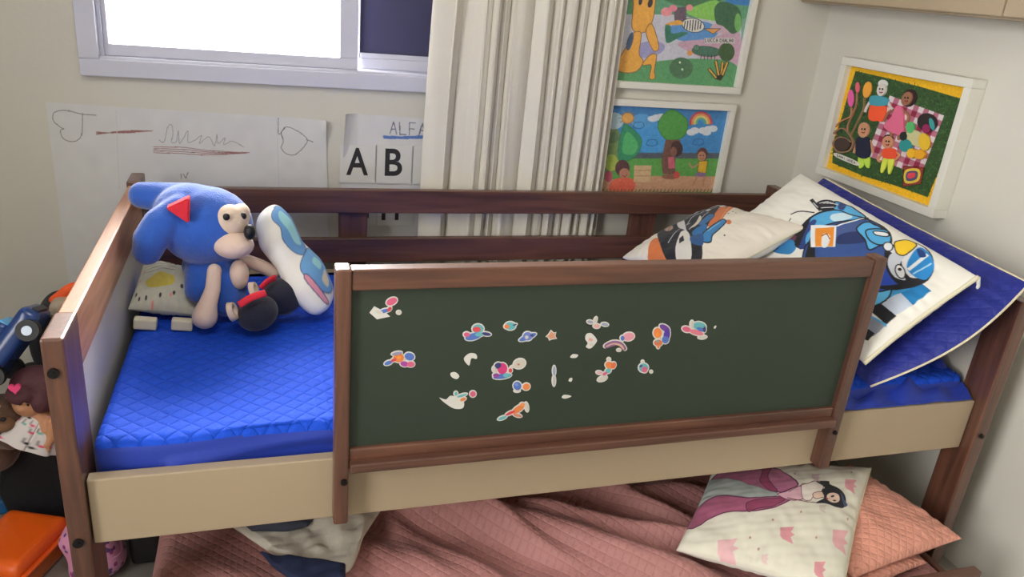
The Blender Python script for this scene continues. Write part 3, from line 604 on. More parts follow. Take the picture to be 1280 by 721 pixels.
def paint_park(f):      # (740,120) x5.768
    P = Paint(330, 240, (62, 140, 208), f, (740, 120, 5.768))
    P.poly([(-600, 60), (1100, 60), (1100, 170), (-600, 170)], (64, 132, 196)); P.ell(430, 300, 140, 110, (70, 160, 230)); P.ell(360, 180, 80, 50, (86, 166, 226))
    P.poly([(-600, 410), (1100, 410), (1100, 460), (-600, 460)], (84, 92, 104)); P.poly([(-600, 450), (1100, 450), (1100, 1200), (-600, 1200)], (92, 168, 76))
    P.poly([(-600, 610), (300, 600), (440, 575), (1100, 580), (1100, 690), (-600, 690)], (212, 160, 124))
    P.ell(130, 380, 90, 180, (120, 150, 92)); P.ell(140, 480, 50, 60, (170, 196, 80)); P.ell(160, 180, 70, 60, (180, 208, 216)); P.ell(140, 300, 60, 40, (100, 130, 92))
    P.ell(258, 160, 42, 38, (236, 172, 84), out=(190, 120, 50), ow=5)
    for k in range(12): P.line([(258+48*math.cos(k*.52), 160+44*math.sin(k*.52)), (258+64*math.cos(k*.52), 160+60*math.sin(k*.52))], (150, 120, 70), 5)
    P.poly([(225, 225), (250, 205), (330, 270), (360, 340), (310, 440), (200, 465), (195, 340)], (52, 150, 104), True, out=(40, 110, 70), ow=4); P.poly([(250, 260), (330, 340), (300, 420), (220, 400)], (84, 190, 110), True)
    for x, y in ((470, 155), (500, 150), (440, 165)): P.ell(x, y, 40, 22, (220, 226, 232))
    for x, y in ((335, 210), (430, 335), (765, 330)):
        P.line([(x-40, y+15), (x-25, y-15), (x, y-20), (x+30, y-18), (x+40, y+10), (x+10, y+25), (x-20, y+22), (x-40, y+15)], (40, 90, 160), 5, True)
    P.poly([(480, 190), (510, 140), (570, 100), (640, 130), (690, 190), (670, 280), (610, 315), (530, 310), (480, 240)], (80, 160, 70), True, out=(50, 120, 50), ow=5)
    P.poly([(530, 315), (640, 318), (600, 430), (600, 560), (510, 560), (500, 470)], (120, 80, 70)); P.ell(610, 380, 44, 56, (70, 46, 46)); P.ell(588, 400, 24, 34, (140, 90, 76))
    P.poly([(548, 440), (590, 440), (600, 520), (550, 520)], (216, 100, 120)); P.ell(560, 580, 56, 20, (150, 96, 76)); P.ell(610, 568, 22, 26, (206, 72, 66))
    for k, c in enumerate(((196, 70, 84), (232, 150, 96), (236, 214, 120), (96, 180, 150))):
        r_ = 76-k*15; P.line([(785+r_*math.cos(a), 195-r_*math.sin(a)) for a in np.linspace(-.1, PI+.15, 16)], c, 15)
    for x, y in ((715, 262), (740, 250), (800, 250), (840, 240), (870, 236), (825, 262)): P.ell(x, y, 34, 24, (226, 232, 240))
    kid(P, 795, 420, 1.15, (200, 140, 110), (96, 56, 50), (240, 188, 50), (140, 110, 160))
    P.ell(220, 520, 52, 60, (92, 56, 60)); P.ell(235, 560, 38, 40, (196, 130, 104)); P.poly([(160, 600), (300, 600), (290, 690), (130, 690)], (234, 100, 76), True); P.ell(120, 580, 28, 40, (206, 84, 110))
    P.line([(222, 572), (238, 582), (252, 568)], (120, 40, 40), 5)
    P.poly([(305, 500), (430, 500), (420, 620), (300, 620)], (222, 186, 140))
    for k in (535, 575): P.line([(305, k), (425, k)], (180, 140, 100), 5)
    for k in range(-600, 1000, 26): P.line([(k, 695), (k+10, 672)], (60, 110, 50), 6)
    P.A = P.A*.88+150*.12; return P.mottle(5, 7)  # grey added to the paint for the dulling sheen of picture glass
back_picture('framed painting of an orange animal among trees, upper one right of the curtain', 1.300, 1.800, 1.108, 1.490, paint_land)
back_picture('framed drawing of children in a park with rainbow, lower one right of the curtain', 1.298, 1.796, .700, 1.074, paint_park)
# picnic picture on the right wall, a deep box frame with a raised collage
XP = 2.045; py0, py1, pz0, pz1 = .395, .905, .888, 1.262
rp = thing('framed_picture', 'deep white frame with a raised picnic collage on yellow, on the right wall', 'picture', 'childrens pictures in white frames', (XR, .65, pz0))
fw = .024; bm = bmesh.new()
for lo, hi in (((XP, py0, pz0), (XR-.001, py1, pz0+fw)), ((XP, py0, pz1-fw), (XR-.001, py1, pz1)), ((XP, py0, pz0+fw), (XR-.001, py0+fw, pz1-fw)), ((XP, py1-fw, pz0+fw), (XR-.001, py1, pz1-fw))): bx(bm, lo, hi, .0015)
fr_ = obj('frame', bm, M_white)
def paint_picnic(f):     # (1010,60) x3.278
    P = Paint(380, 280, (240, 186, 30), f, (1010, 60, 3.278)); P.mottle(7, 5)
    g = [(195, 95), (330, 125), (480, 165), (625, 208), (600, 330), (545, 480), (490, 610), (350, 560), (230, 525), (100, 470), (105, 380), (140, 280), (165, 190)]
    P.poly(g, (52, 84, 44))
    r = random.Random(3)
    G = [(f_[0], f_[1]) for f_ in g]
    def inside(x, y):
        c = False
        for i in range(len(G)):
            (ax, ay), (bx_, by) = G[i], G[(i+1) % len(G)]
            if (ay > y) != (by > y) and x < (bx_-ax)*(y-ay)/(by-ay)+ax: c = not c
        return c
    for k in range(2600):
        x, y = r.uniform(90, 630), r.uniform(90, 620)
        if inside(x, y):
            a = r.uniform(0, 6.28); l = r.uniform(5, 13); P.line([(x, y), (x+l*math.cos(a), y+l*math.sin(a))], r.choice([(34, 60, 34), (70, 110, 54), (50, 90, 44), (84, 126, 66), (26, 50, 30)]), 2.5)
    # gingham cloth
    O, Uv, Vv = np.array([335., 195.]), np.array([222., 82.]), np.array([-95., 245.])
    n = 11
    for i in range(n):
        for j in range(n):
            a, b = i % 2, j % 2; c = (150, 40, 70) if a and b else ((228, 214, 218) if not a and not b else (186, 112, 134))
            q = [tuple(O+Uv*(i+d)/n+Vv*(j+e)/n) for d, e in ((0, 0), (1, 0), (1, 1), (0, 1))]; P.poly(q, c)
    return P
depth = np.zeros((280, 380))
yy_, xx_ = XP+.022, None
fmap = planar(0, yy_, py1-fw, py0+fw, pz0+fw, pz1-fw)
P = paint_picnic(fmap)
pa_ = art_mesh('picnic_backdrop', P, lambda s, t, d: np.stack([np.full_like(s, yy_)+d, (py1-fw)+s*(py0-py1+2*fw), (pz1-fw)-t*(pz1-pz0-2*fw)], -1)); pa_.data.flip_normals()
adopt(rp, fr_, pa_)
def relief(name, polys, org=(1010, 60, 3.278), base=.0, label=None):
    """raised collage piece: list of (points|ellipse, colour, thickness)"""
    bm = bmesh.new(); mats = []; ox, oy, sc = org
    for k, (pts, col, th) in enumerate(polys):
        if len(pts) == 5 and not isinstance(pts[0], tuple): pts = px_ell(*pts)
        elif len(pts) > 3: pts = catmull(pts, True, 4)
        m = mat('felt_%d_%d_%d' % col, col, .8)
        if m not in mats: mats.append(m)
        x = yy_-.001-base; vs = []
        for p in pts:
            q = at(ox+p[0]/sc, oy+p[1]/sc, 0, yy_); vs.append(bm.verts.new((x, q.y, q.z)))
        fce = bm.faces.new(vs); fce.normal_update()
        if fce.normal.x > 0: fce.normal_flip()
        fce.material_index = mats.index(m)
        r = bmesh.ops.extrude_face_region(bm, geom=[fce])
        for v in [v for v in r['geom'] if isinstance(v, bmesh.types.BMVert)]: v.co.x -= .002+.0008*k
    o = obj(name, bm, mats); adopt(rp, o)
    if label: o['label'] = label
    return o
def rod_px(pts, w_):       # thin band polygon along a polyline
    pts = catmull(pts, False, 4); L, R = [], []
    for i, p in enumerate(pts):
        a = np.array(pts[min(i+1, len(pts)-1)])-np.array(pts[max(i-1, 0)]); a = a/(np.linalg.norm(a)+1e-6); nrm = np.array((-a[1], a[0]))*w_/2
        L.append(tuple(np.array(p)+nrm)); R.append(tuple(np.array(p)-nrm))
    return L+R[::-1]
def band(pts, w_, col, th=.001):
    return ([tuple(p) for p in rod_px(pts, w_)], col, th)
SKW, SKB = (222, 214, 206), (160, 110, 84)
relief('balloons', [((178, 206, 13, 36, 0), (232, 96, 166), .004), ((206, 162, 8, 22, 0), (236, 104, 124), .004), ((247, 171, 17, 34, 12), (244, 170, 66), .004),
    band([(182, 245), (178, 280), (140, 300), (112, 330), (120, 360)], 5, (196, 130, 96)), band([(205, 185), (200, 240), (170, 310), (165, 340)], 4, (170, 120, 90)), band([(235, 205), (232, 250), (200, 320), (180, 360)], 4, (150, 120, 84)),
    band([(110, 350), (150, 330), (190, 380), (175, 420), (130, 425), (110, 390), (140, 365), (185, 385)], 6, (150, 116, 90)), ((148, 395, 32, 26, 0), (74, 58, 52), .003)])
def figure(skin, head, hair, top, tc, legs, lc, arms, feet=None):
    L = []
    if hair: L.append((hair, hair_c, .002))
    for a in arms: L.append(band(a, 9, skin, .002))
    for l in legs: L.append((l, lc, .003))
    L.append((top, tc, .004)); L.append((head, skin, .004))
    hx, hy = (head[0], head[1]) if not isinstance(head[0], tuple) else np.mean(np.array(head), 0)
    L.append(((hx-5, hy-4, 3, 4, 0), (30, 26, 26), .001)); L.append(((hx+7, hy-3, 3, 4, 0), (30, 26, 26), .001)); L.append(band([(hx-5, hy+9), (hx+1, hy+12), (hx+7, hy+9)], 3, (150, 40, 50), .001))
    return L
hair_c = (226, 226, 222)
relief('paper_figure', figure(SKW, (308, 172, 18, 26, 12), (310, 146, 20, 16, 5), [(268, 196), (330, 205), (325, 236), (262, 232)], (72, 160, 180), [[(262, 234), (294, 236), (290, 296), (254, 290)], [(294, 236), (325, 240), (312, 298), (286, 292)]], (250, 92, 50), [[(268, 205), (245, 240), (236, 262)], [(326, 210), (340, 240), (350, 250)]]), label='figure in a teal shirt and orange shorts')
hair_c = (52, 34, 34)
relief('paper_figure', figure(SKB, (412, 208, 20, 30, 25), (418, 205, 30, 38, 25), [(368, 240), (392, 245), (398, 300), (392, 358), (318, 325), (350, 280)], (228, 110, 146), [[(345, 330), (358, 335), (350, 362), (340, 358)], [(375, 345), (388, 348), (380, 375), (372, 372)]], (160, 110, 84), [[(365, 250), (335, 262), (312, 300)], [(394, 255), (415, 280), (405, 320)]]), label='figure in a pink dress')
relief('paper_figure', figure((206, 150, 116), (234, 336, 22, 32, 8), None, [(208, 368), (256, 372), (254, 448), (205, 440)], (34, 36, 62), [[(210, 446), (230, 448), (232, 480), (214, 492)], [(236, 446), (256, 448), (254, 490), (240, 482)]], (196, 232, 84), [[(208, 378), (196, 410), (190, 430)], [(256, 378), (266, 410), (268, 430)]]), label='figure in a navy shirt and lime trousers')
hair_c = (50, 34, 30)
relief('paper_figure', figure((206, 146, 112), (334, 386, 22, 26, 8), (332, 374, 22, 20, 8), [(318, 412), (362, 416), (364, 452), (314, 448)], (240, 84, 50), [[(314, 452), (334, 454), (312, 508), (302, 502)], [(336, 454), (358, 456), (342, 512), (334, 508)]], (220, 232, 84), [[(318, 420), (290, 452), (300, 466)], [(362, 424), (378, 440), (355, 462)]]), label='figure in an orange shirt and yellow trousers')
relief('picnic_food', [((495, 305, 42, 38, 20), (50, 40, 40), .006), ((515, 312, 10, 26, -15), (60, 160, 160), .004), ((492, 330, 16, 18, 0), (150, 36, 90), .004), ((450, 370, 44, 30, 35), (206, 200, 150), .006), ((428, 326, 17, 24, 0), (90, 184, 110), .005), ((486, 385, 22, 36, -8), (232, 190, 50), .006), ((410, 400, 26, 26, 0), (48, 150, 150), .005), ((402, 362, 14, 18, 0), (36, 46, 44), .004), ((436, 432, 18, 20, 0), (240, 184, 40), .006), ((470, 436, 22, 20, 0), (236, 170, 36), .006)], base=.003)
relief('picnic_book', [([(398, 488), (402, 486), (480, 490), (478, 494), (466, 552), (462, 556), (400, 566), (396, 562)], (150, 60, 50), .004), ([(406, 500), (462, 498), (458, 545), (404, 552)], (226, 196, 70), .001), ([(414, 508), (454, 506), (450, 538), (412, 543)], (90, 84, 120), .001), ([(420, 514), (446, 512), (443, 530), (419, 534)], (226, 70, 80), .001)], base=.002)
o = relief('name_tag', [([(122, 430), (208, 466), (206, 482), (120, 446)], (226, 222, 212), .001)], base=.003)
def name_strokes():
    L = []; 
    for i, ch in enumerate('SAMI'):
        for st in GL[ch]:
            L.append(band([(126+i*9+a*6+.0, 436+(i*9+a*6)*.42+b*8) for a, b in st], 1.6, (40, 40, 40), .0004))
    for i, ch in enumerate('UDEA'):
        for st in GL[ch]:
            L.append(band([(168+i*9+a*6+.0, 453+(i*9+a*6)*.42+b*8) for a, b in st], 1.6, (40, 40, 40), .0004))
    return [(p, c, t) for p, c, t in L]
bm = bmesh.new()
for pts, c, t in name_strokes():
    vs = []
    for p in pts:
        q = at(1010+p[0]/3.278, 60+p[1]/3.278, 0, yy_); vs.append(bm.verts.new((yy_-.0072, q.y, q.z)))
    try: bm.faces.new(vs)
    except ValueError: pass
bm.normal_update()
for f_ in bm.faces:
    if f_.normal.x > 0: f_.normal_flip()
adopt(rp, obj('name_writing', bm, M_ink))

# ------------------------------------------------------------------ cushions at the foot end
# dark blue quilted sham leaning over the footboard
TLc, TRc, BRc = at(1030, 222, 0, 1.885), at(1287, 354, 0, 1.885), at(1088, 483, 0, 1.605); BLc = TLc+(BRc-TRc)
sh, info = pillow('pillow', (TLc, TRc, BRc, BLc), .075, M_navyq, None, None, 110, 80, pinch=.03, pw=.5, wr=.007, seed=4, bias=.5, bulge=.13)
tag(sh, 'dark blue quilted pillow with cream piping leaning over the footboard', 'pillow')
seam('piping', info[4], 'tr', .0026, M_piping, sh)
# white racing cushion
def paint_race(nx, ny, f):
    P = Paint(nx, ny, (236, 233, 224), f, (950, 210, 2.886)); K = (26, 26, 34); LB = (84, 174, 226); NVb = (40, 62, 128); W_ = (236, 238, 240)
    P.ell(110, 285, 55, 32, (44, 26, 36), 10); P.ell(130, 290, 26, 14, (110, 60, 80), 20); P.poly([(60, 330), (130, 300), (150, 330), (120, 350)], (50, 130, 190), True)
    P.line([(130, 205), (165, 195), (215, 200)], K, 4, True); P.line([(80, 300), (130, 220)], K, 3)
    P.poly([(150, 320), (175, 260), (210, 215), (270, 190), (340, 186), (400, 212), (340, 240), (260, 255), (215, 300), (195, 330)], LB, True, out=K, ow=7)
    P.poly([(285, 205), (340, 200), (350, 218), (300, 235), (275, 225)], (206, 232, 244), True)
    P.poly([(160, 330), (175, 270), (210, 230), (225, 240), (190, 290), (185, 330)], NVb, True); P.poly([(150, 310), (170, 250), (205, 215), (190, 260), (165, 320)], K, True)
    P.poly([(215, 300), (260, 250), (380, 222), (420, 220), (480, 260), (490, 320), (450, 400), (200, 420), (180, 340)], (52, 84, 150), True, out=K, ow=5)
    P.poly([(190, 340), (215, 285), (218, 400), (180, 420)], K, True)
    P.poly([(298, 262), (380, 232), (410, 250), (400, 300), (300, 300)], (70, 92, 148), True); P.poly([(310, 285), (400, 270), (405, 310), (300, 318)], (36, 52, 104), True)
    P.poly([(370, 260), (410, 228), (470, 262), (480, 300), (420, 340), (400, 300)], LB, True, out=K, ow=5)
    P.line([(300, 252), (400, 212)], W_, 5); P.line([(288, 250), (395, 212)], K, 3)
    P.poly([(205, 250), (298, 250), (294, 330), (205, 330)], W_); P.poly([(222, 262), (290, 256), (286, 328), (222, 328)], (236, 146, 46)); P.poly([(250, 282), (275, 290), (266, 328), (246, 328)], W_, True); P.line([(246, 290), (262, 282), (274, 300)], (160, 80, 30), 4, True)
    # sleeve, glove, lever
    P.poly([(285, 150), (320, 155), (360, 175), (400, 212), (350, 205), (310, 190), (285, 185)], LB, True, out=K, ow=5); P.poly([(300, 155), (325, 160), (320, 185), (300, 180)], NVb, True)
    P.ell(255, 168, 38, 25, K, -8)
    for k in range(5): P.line([(232+k*13, 160), (262+k*9, 150+k*3)], W_, 3)
    P.line([(238, 182), (285, 176)], W_, 3); P.line([(204, 150), (236, 188)], K, 13); P.line([(210, 160), (228, 180)], W_, 3)
    P.poly([(405, 262), (470, 255), (488, 275), (486, 305), (450, 320), (415, 300)], LB, True, out=K, ow=5); P.poly([(430, 265), (475, 265), (478, 280), (440, 280)], W_, True, out=K, ow=4)
    P.line([(405, 210), (425, 235), (470, 250), (486, 275)], K, 5, True)
    # stripes below
    P.poly([(520, 480), (600, 448), (632, 468), (565, 520)], (22, 120, 180)); P.poly([(430, 520), (520, 480), (568, 520), (500, 560)], (196, 206, 222)); P.poly([(380, 500), (520, 440), (560, 470), (420, 540)], (60, 150, 210))
    P.poly([(410, 545), (450, 522), (508, 560), (470, 588)], (26, 26, 32)); P.line([(400, 560), (468, 590)], LB, 9); P.poly([(380, 560), (400, 560), (465, 592), (420, 625), (360, 600)], (150, 156, 170)); P.poly([(360, 580), (400, 600), (425, 615), (400, 640), (340, 620)], (30, 32, 40)); 
    P.ell(440, 500, 60, 30, (96, 190, 236), -25, out=K, ow=5)
    P.poly([(430, 400), (500, 390), (560, 450), (520, 470), (440, 488), (400, 470)], (34, 72, 176), True, out=K, ow=5)
    P.poly([(430, 470), (500, 480), (570, 462), (590, 448), (560, 450), (500, 462)], K, True)
    # helmet
    P.ell(556, 376, 84, 88, K); P.ell(556, 374, 78, 82, (232, 234, 238)); P.poly([(475, 330), (505, 350), (545, 330), (530, 380), (560, 430), (610, 425), (590, 450), (530, 462), (490, 430), (472, 380)], K, True)
    P.poly([(498, 345), (540, 345), (520, 400), (545, 440), (505, 432), (482, 385)], (210, 216, 226), True); P.poly([(505, 300), (550, 286), (578, 305), (545, 345), (522, 350), (508, 335)], (250, 208, 40), True, out=K, ow=4)
    P.poly([(590, 310), (625, 335), (640, 380), (615, 430), (575, 425), (548, 395), (560, 350)], (38, 140, 214), True); P.line([(555, 400), (615, 340)], W_, 12); P.line([(570, 415), (630, 370)], (180, 220, 244), 5); P.poly([(580, 320), (600, 322), (612, 345), (590, 350)], (24, 60, 130), True)
    P.ell(526, 412, 16, 26, W_, -20, out=K, ow=4); P.ell(524, 404, 7, 6, K); P.ell(482, 322, 16, 18, W_, 10, out=K, ow=4)
    return P
TLc, TRc, BRc = at(1001, 217, 0, 1.785), at(1223, 346, 0, 1.765), at(1080, 454, 0, 1.535); BLc = TLc+(BRc-TRc)
cu, info = pillow('cushion', (TLc, TRc, BRc, BLc), .12, M_print, None, paint_race, 420, 260, pinch=.02, wr=.0045, seed=7, bias=.40)
tag(cu, 'big white cushion printed with a blue motorcycle racer leaning on the blue pillow', 'cushion', 'printed cushions at the foot of the bed')
seam('zip_seam', info[4], 'r', .0055, mat('cream_zip', (222, 216, 190), .7), cu)
zz = Vector(info[4][0, -1]); bm = bmesh.new(); tube(bm, [zz, zz+Vector((.002, -.004, -.016))], .004, 8); ellip(bm, zz+Vector((.002, -.005, -.02)), (.005, .003, .007), sub=2); obj('zip_pull', bm, mat('white_plastic', (228, 228, 224), .4), cu, True)
# white biker cushion lying against the racing one
def paint_biker(nx, ny, f):
    P = Paint(nx, ny, (238, 230, 216), f, (785, 255, 5.953)); K = (24, 26, 36); OG = (216, 118, 62); BLu = (44, 110, 170)
    P.poly([(690, 120), (790, 30), (850, 45), (800, 150), (740, 260), (650, 300), (640, 240)], OG, True); P.poly([(170, 420), (200, 360), (250, 350), (320, 420), (380, 520), (160, 520)], OG, True); P.ell(805, 260, 20, 20, OG); P.line([(800, 90), (745, 240)], (236, 170, 120), 5)
    P.poly([(245, 290), (300, 240), (400, 200), (500, 130), (640, 80), (740, 50), (780, 90), (720, 110), (690, 190), (650, 280), (600, 400), (560, 520), (330, 520), (260, 380)], K, True)
    for a_ in ([(380, 210), (470, 170), (600, 95), (740, 60)], [(470, 280), (520, 200), (600, 140), (690, 100)], [(330, 400), (420, 300), (500, 260)], [(500, 320), (560, 250), (640, 160)], [(430, 190), (560, 130)]): P.line(a_, (190, 190, 200), 6, True)
    P.poly([(390, 220), (440, 205), (470, 280), (480, 320), (500, 350), (440, 310), (400, 270)], (216, 212, 214), True, out=K, ow=5)
    P.ell(330, 275, 38, 32, (176, 150, 140), -10, out=K, ow=6); P.line([(300, 270), (340, 255), (330, 300)], (150, 80, 60), 6); P.ell(628, 125, 22, 20, (206, 206, 214), 0); P.ell(745, 82, 34, 14, (220, 216, 214), -20)
    P.poly([(575, 195), (590, 230), (560, 280), (510, 310), (545, 260)], (220, 208, 190), True)
    P.poly([(570, 280), (640, 190), (690, 190), (680, 230), (620, 280)], BLu, True, out=K, ow=5); P.poly([(520, 340), (610, 280), (640, 300), (570, 370)], BLu, True)
    P.poly([(610, 340), (700, 280), (760, 240), (785, 262), (740, 310), (680, 360), (660, 400), (600, 400)], (54, 130, 190), True, out=K, ow=8); P.line([(640, 330), (740, 270)], (140, 190, 220), 6)
    P.poly([(430, 340), (500, 350), (500, 500), (380, 500)], (224, 220, 212), True); P.poly([(420, 380), (450, 360), (460, 400), (420, 420)], K)
    P.poly([(510, 370), (600, 350), (600, 420), (520, 420)], (36, 84, 140), True)
    for x, y in ((830, 152), (775, 110), (770, 355), (800, 180), (855, 170)): P.ell(x, y, 6, 5, (60, 60, 70))
    return P
TLc, TRc, BLc = at(898, 258, 1, .84), at(1008, 284, 1, .40), at(778, 322, 2, .64); BRc = TRc+(BLc-TLc)*.95; BRc.z = max(BRc.z, .635)
bc, info = pillow('cushion', (TLc, TRc, BRc, BLc), .11, M_print, None, paint_biker, 320, 280, pinch=.05, wr=.004, seed=9, bias=.5)
tag(bc, 'white cushion with an orange and black biker print lying before the bigger one', 'cushion', 'printed cushions at the foot of the bed')
seam('seam', info[4], 'r', .003, MATS['cream_zip'], bc)
# crumpled sheet at the foot corner
u_, v_ = np.meshgrid(np.linspace(0, 1, 90), np.linspace(0, 1, 40))
X_ = 1.50+u_*.415; Y_ = .004+v_*.15; prof = np.sin(PI*v_)**.6
Z_ = .548+prof*(.034+.014*np.sin(u_*11+v_*5)+.012*np.sin(u_*27-v_*7))+.0*u_
Z_ += .016*np.exp(-((u_-.93)/.07)**2)*prof; Z_ = np.maximum(Z_, .556)
rs = gridmesh('bed_sheet', [(np.stack([X_, Y_, Z_], -1), None, False, None)], M_blue)
rs.modifiers.new('s', 'SOLIDIFY').thickness = .003
tag(rs, 'crumpled blue sheet bunched on the rail beside the foot post', 'sheet')

# ------------------------------------------------------------------ soft toys at the head end
def Y(u, v, y): return at(u, v, 1, y)
S1 = 1/562.0
M_pb = mat('blue_plush', (38, 92, 190), .95, bump=.5, bscale=320, sheen=.6, var=.06, vscale=30)
M_cr = mat('cream_plush', (222, 200, 180), .9, bump=.25, bscale=250, sheen=.2)
M_nv = mat('navy_felt', (24, 26, 48), .9, bump=.3, bscale=250, sheen=.2)
M_rd = mat('red_felt', (214, 34, 54), .8)
M_bk = mat('black_felt', (16, 16, 20), .5)
pt = thing('plush_toy', 'big blue plush toy with cream muzzle and floppy ears sitting on the mattress', 'plush toy', None, Y(270, 400, .52))
bm = bmesh.new(); y0 = .60
def cap(bm, pts, rads):
    P3 = [Vector(p) for p in pts]
    for i in range(len(P3)-1):
        n = max(2, int((P3[i+1]-P3[i]).length/(min(rads[i], rads[i+1])*.35)))
        for k in range(n+1): t = k/n; r = rads[i]*(1-t)+rads[i+1]*t; ellip(bm, P3[i].lerp(P3[i+1], t), (r, r, r), sub=2)
ellip(bm, Y(258, 282, y0), (.104, .088, .092)); ellip(bm, Y(240, 268, y0+.01), (.085, .07, .072))
cap(bm, [Y(236, 250, y0+.03), Y(205, 247, y0+.05), Y(178, 244, y0+.06)], [.042, .037, .032])
cap(bm, [Y(226, 262, y0-.03), Y(202, 280, y0-.05), Y(188, 300, y0-.06), Y(184, 314, y0-.06)], [.036, .040, .038, .032])
cap(bm, [Y(262, 330, y0+.02), Y(275, 352, y0-.02), Y(283, 372, y0-.04)], [.064, .064, .046])
cap(bm, [Y(250, 342, y0-.02), Y(248, 362, y0-.05)], [.036, .032])
pb = obj('body', bm, M_pb); remesh(pb, .0045, 8)
def soft(name, fn, m, vox=.004, sm=5, label=None):
    bm = bmesh.new(); fn(bm); o = obj(name, bm, m); remesh(o, vox, sm)
    if label: o['label'] = label
    return o
parts = [pb]
parts.append(soft('face_patch', lambda b: (ellip(b, Y(288, 275, y0-.050), (.040, .034, .036), Quaternion((0, 1, 0), .25)), ellip(b, Y(302, 268, y0-.035), (.020, .030, .026))), M_cr))
parts.append(soft('muzzle', lambda b: ellip(b, Y(292, 306, y0-.068), (.045, .040, .031)), mat('tan_plush', (226, 200, 184), .9, bump=.2, bscale=250, sheen=.2)))
parts.append(soft('nose', lambda b: ellip(b, Y(312, 290, y0-.085), (.013, .015, .018)), M_bk, .002, 2))
for u, v, dy in ((283, 271, -.088), (304, 270, -.066)): parts.append(soft('eye', lambda b: ellip(b, Y(u, v, y0+dy), (.0075, .006, .0085)), M_bk, .0014, 1))
bm = bmesh.new(); tri = [Y(207, 261, y0-.09), Y(237, 247, y0-.095), Y(236, 280, y0-.098)]
vs = [bm.verts.new(p) for p in tri]; f_ = bm.faces.new(vs); r = bmesh.ops.extrude_face_region(bm, geom=[f_])
for v in [v for v in r['geom'] if isinstance(v, bmesh.types.BMVert)]: v.co.y += .03
bmesh.ops.recalc_face_normals(bm, faces=bm.faces); bmesh.ops.bevel(bm, geom=list(bm.edges), offset=.003, segments=2, affect='EDGES'); parts.append(obj('felt_triangle', bm, M_rd))
parts[-1]['label'] = 'red felt triangle on the side of the head'
parts.append(soft('belly', lambda b: ellip(b, Y(299, 343, y0-.055), (.022, .030, .036)), MATS['tan_plush']))
parts.append(soft('arm', lambda b: cap(b, [Y(268, 338, y0-.07), Y(266, 362, y0-.09), Y(260, 380, y0-.105), Y(256, 396, y0-.115)], [.017, .018, .021, .029]), MATS['tan_plush']))
parts.append(soft('arm', lambda b: cap(b, [Y(306, 324, y0-.02), Y(325, 332, y0-.01), Y(342, 340, y0)], [.015, .017, .018]), MATS['tan_plush']))
def shoe(cu_, cv, y, rx, rz, b0, b1, cf):
    s = soft('shoe', lambda b: ellip(b, Y(cu_, cv, y), (rx, .055, rz), Quaternion((0, 1, 0), -.35)), M_nv)
    bm = bmesh.new(); a, b_ = Vector(b0), Vector(b1); mid = a.lerp(b_, .5)+Vector((0, -.004, .006))
    tube(bm, catmull([a, mid, b_], False, 5), .0085, 10, True, .5); st = obj('strap', bm, M_rd, s, True)
    bm = bmesh.new()
    if cf:
        bmesh.ops.create_cone(bm, cap_ends=False, segments=24, radius1=.021, radius2=.018, depth=.012, matrix=Matrix.Translation(cf) @ Matrix.Rotation(1.2, 4, Vector((.3, 1, .2)).normalized()) @ Matrix.Diagonal((1, 1.15, 1, 1)))
        ob = obj('cuff', bm, M_cr, s, True); ob.modifiers.new('s', 'SOLIDIFY').thickness = .008
    return s
YS = .475
parts.append(shoe(322, 391, YS, .047, .038, Y(299, 381, YS-.045), Y(332, 366, YS-.035), Y(291, 389, YS-.02)))
parts.append(shoe(353, 370, YS+.07, .050, .043, Y(326, 360, YS+.03), Y(344, 347, YS+.045), Y(318, 363, YS+.05)))
adopt(pt, *parts)
# small pale cushion toy with cream feet
def paint_small(nx, ny, f):
    P = Paint(nx, ny, (206, 204, 186), f, (140, 200, 3.133))
    for k in range(7): P.line([(150-k*5, 400+k*16), (280-k*2, 410+k*16)], (150, 150, 140), 3)
    P.poly([(145, 530), (200, 515), (260, 530), (255, 555), (190, 560), (150, 550)], (216, 196, 84), True)
    for x, y in ((118, 575), (150, 577), (210, 578), (262, 575), (290, 560), (100, 560)): P.ell(x, y, 5, 5, (70, 66, 64))
    for x, y in ((110, 520), (300, 520), (130, 490), (250, 580), (180, 590), (310, 545)): P.ell(x, y, 5, 4, (230, 150, 140))
    return P.mottle(3, 8)
TLc, TRc, BRc, BLc = Y(180, 326, .76), Y(262, 352, .70), Y(250, 394, .545), Y(160, 386, .56)
sp, info = pillow('small_cushion', (TLc, TRc, BRc, BLc), .085, M_print, None, paint_small, 150, 120, pinch=.05, wr=.004, seed=12, bias=.6, back=(206, 204, 186))
tag(sp, 'small pale cushion toy with yellow print and two cream feet under the blue plush', 'cushion')
for (u0, v0, u1, v1, yy) in ((165, 390, 196, 408, .52), (213, 397, 241, 413, .51)):
    a, b = Y(u0, v0, yy), Y(u1, v1, yy); bm = bmesh.new(); n = 8
    z1_, z0_ = a.z, max(b.z, .590)
    bx(bm, (a.x, yy-.012, z0_), (b.x, yy+.010, z0_+.026), .004, 2, None)
    bmesh.ops.transform(bm, matrix=Matrix.Translation((a.x, yy, z0_)) @ Matrix.Rotation(.12, 4, 'Y') @ Matrix.Translation((-a.x, -yy, -z0_)), verts=bm.verts)
    obj('foot', bm, mat('cream_felt', (226, 218, 190), .85), sp)
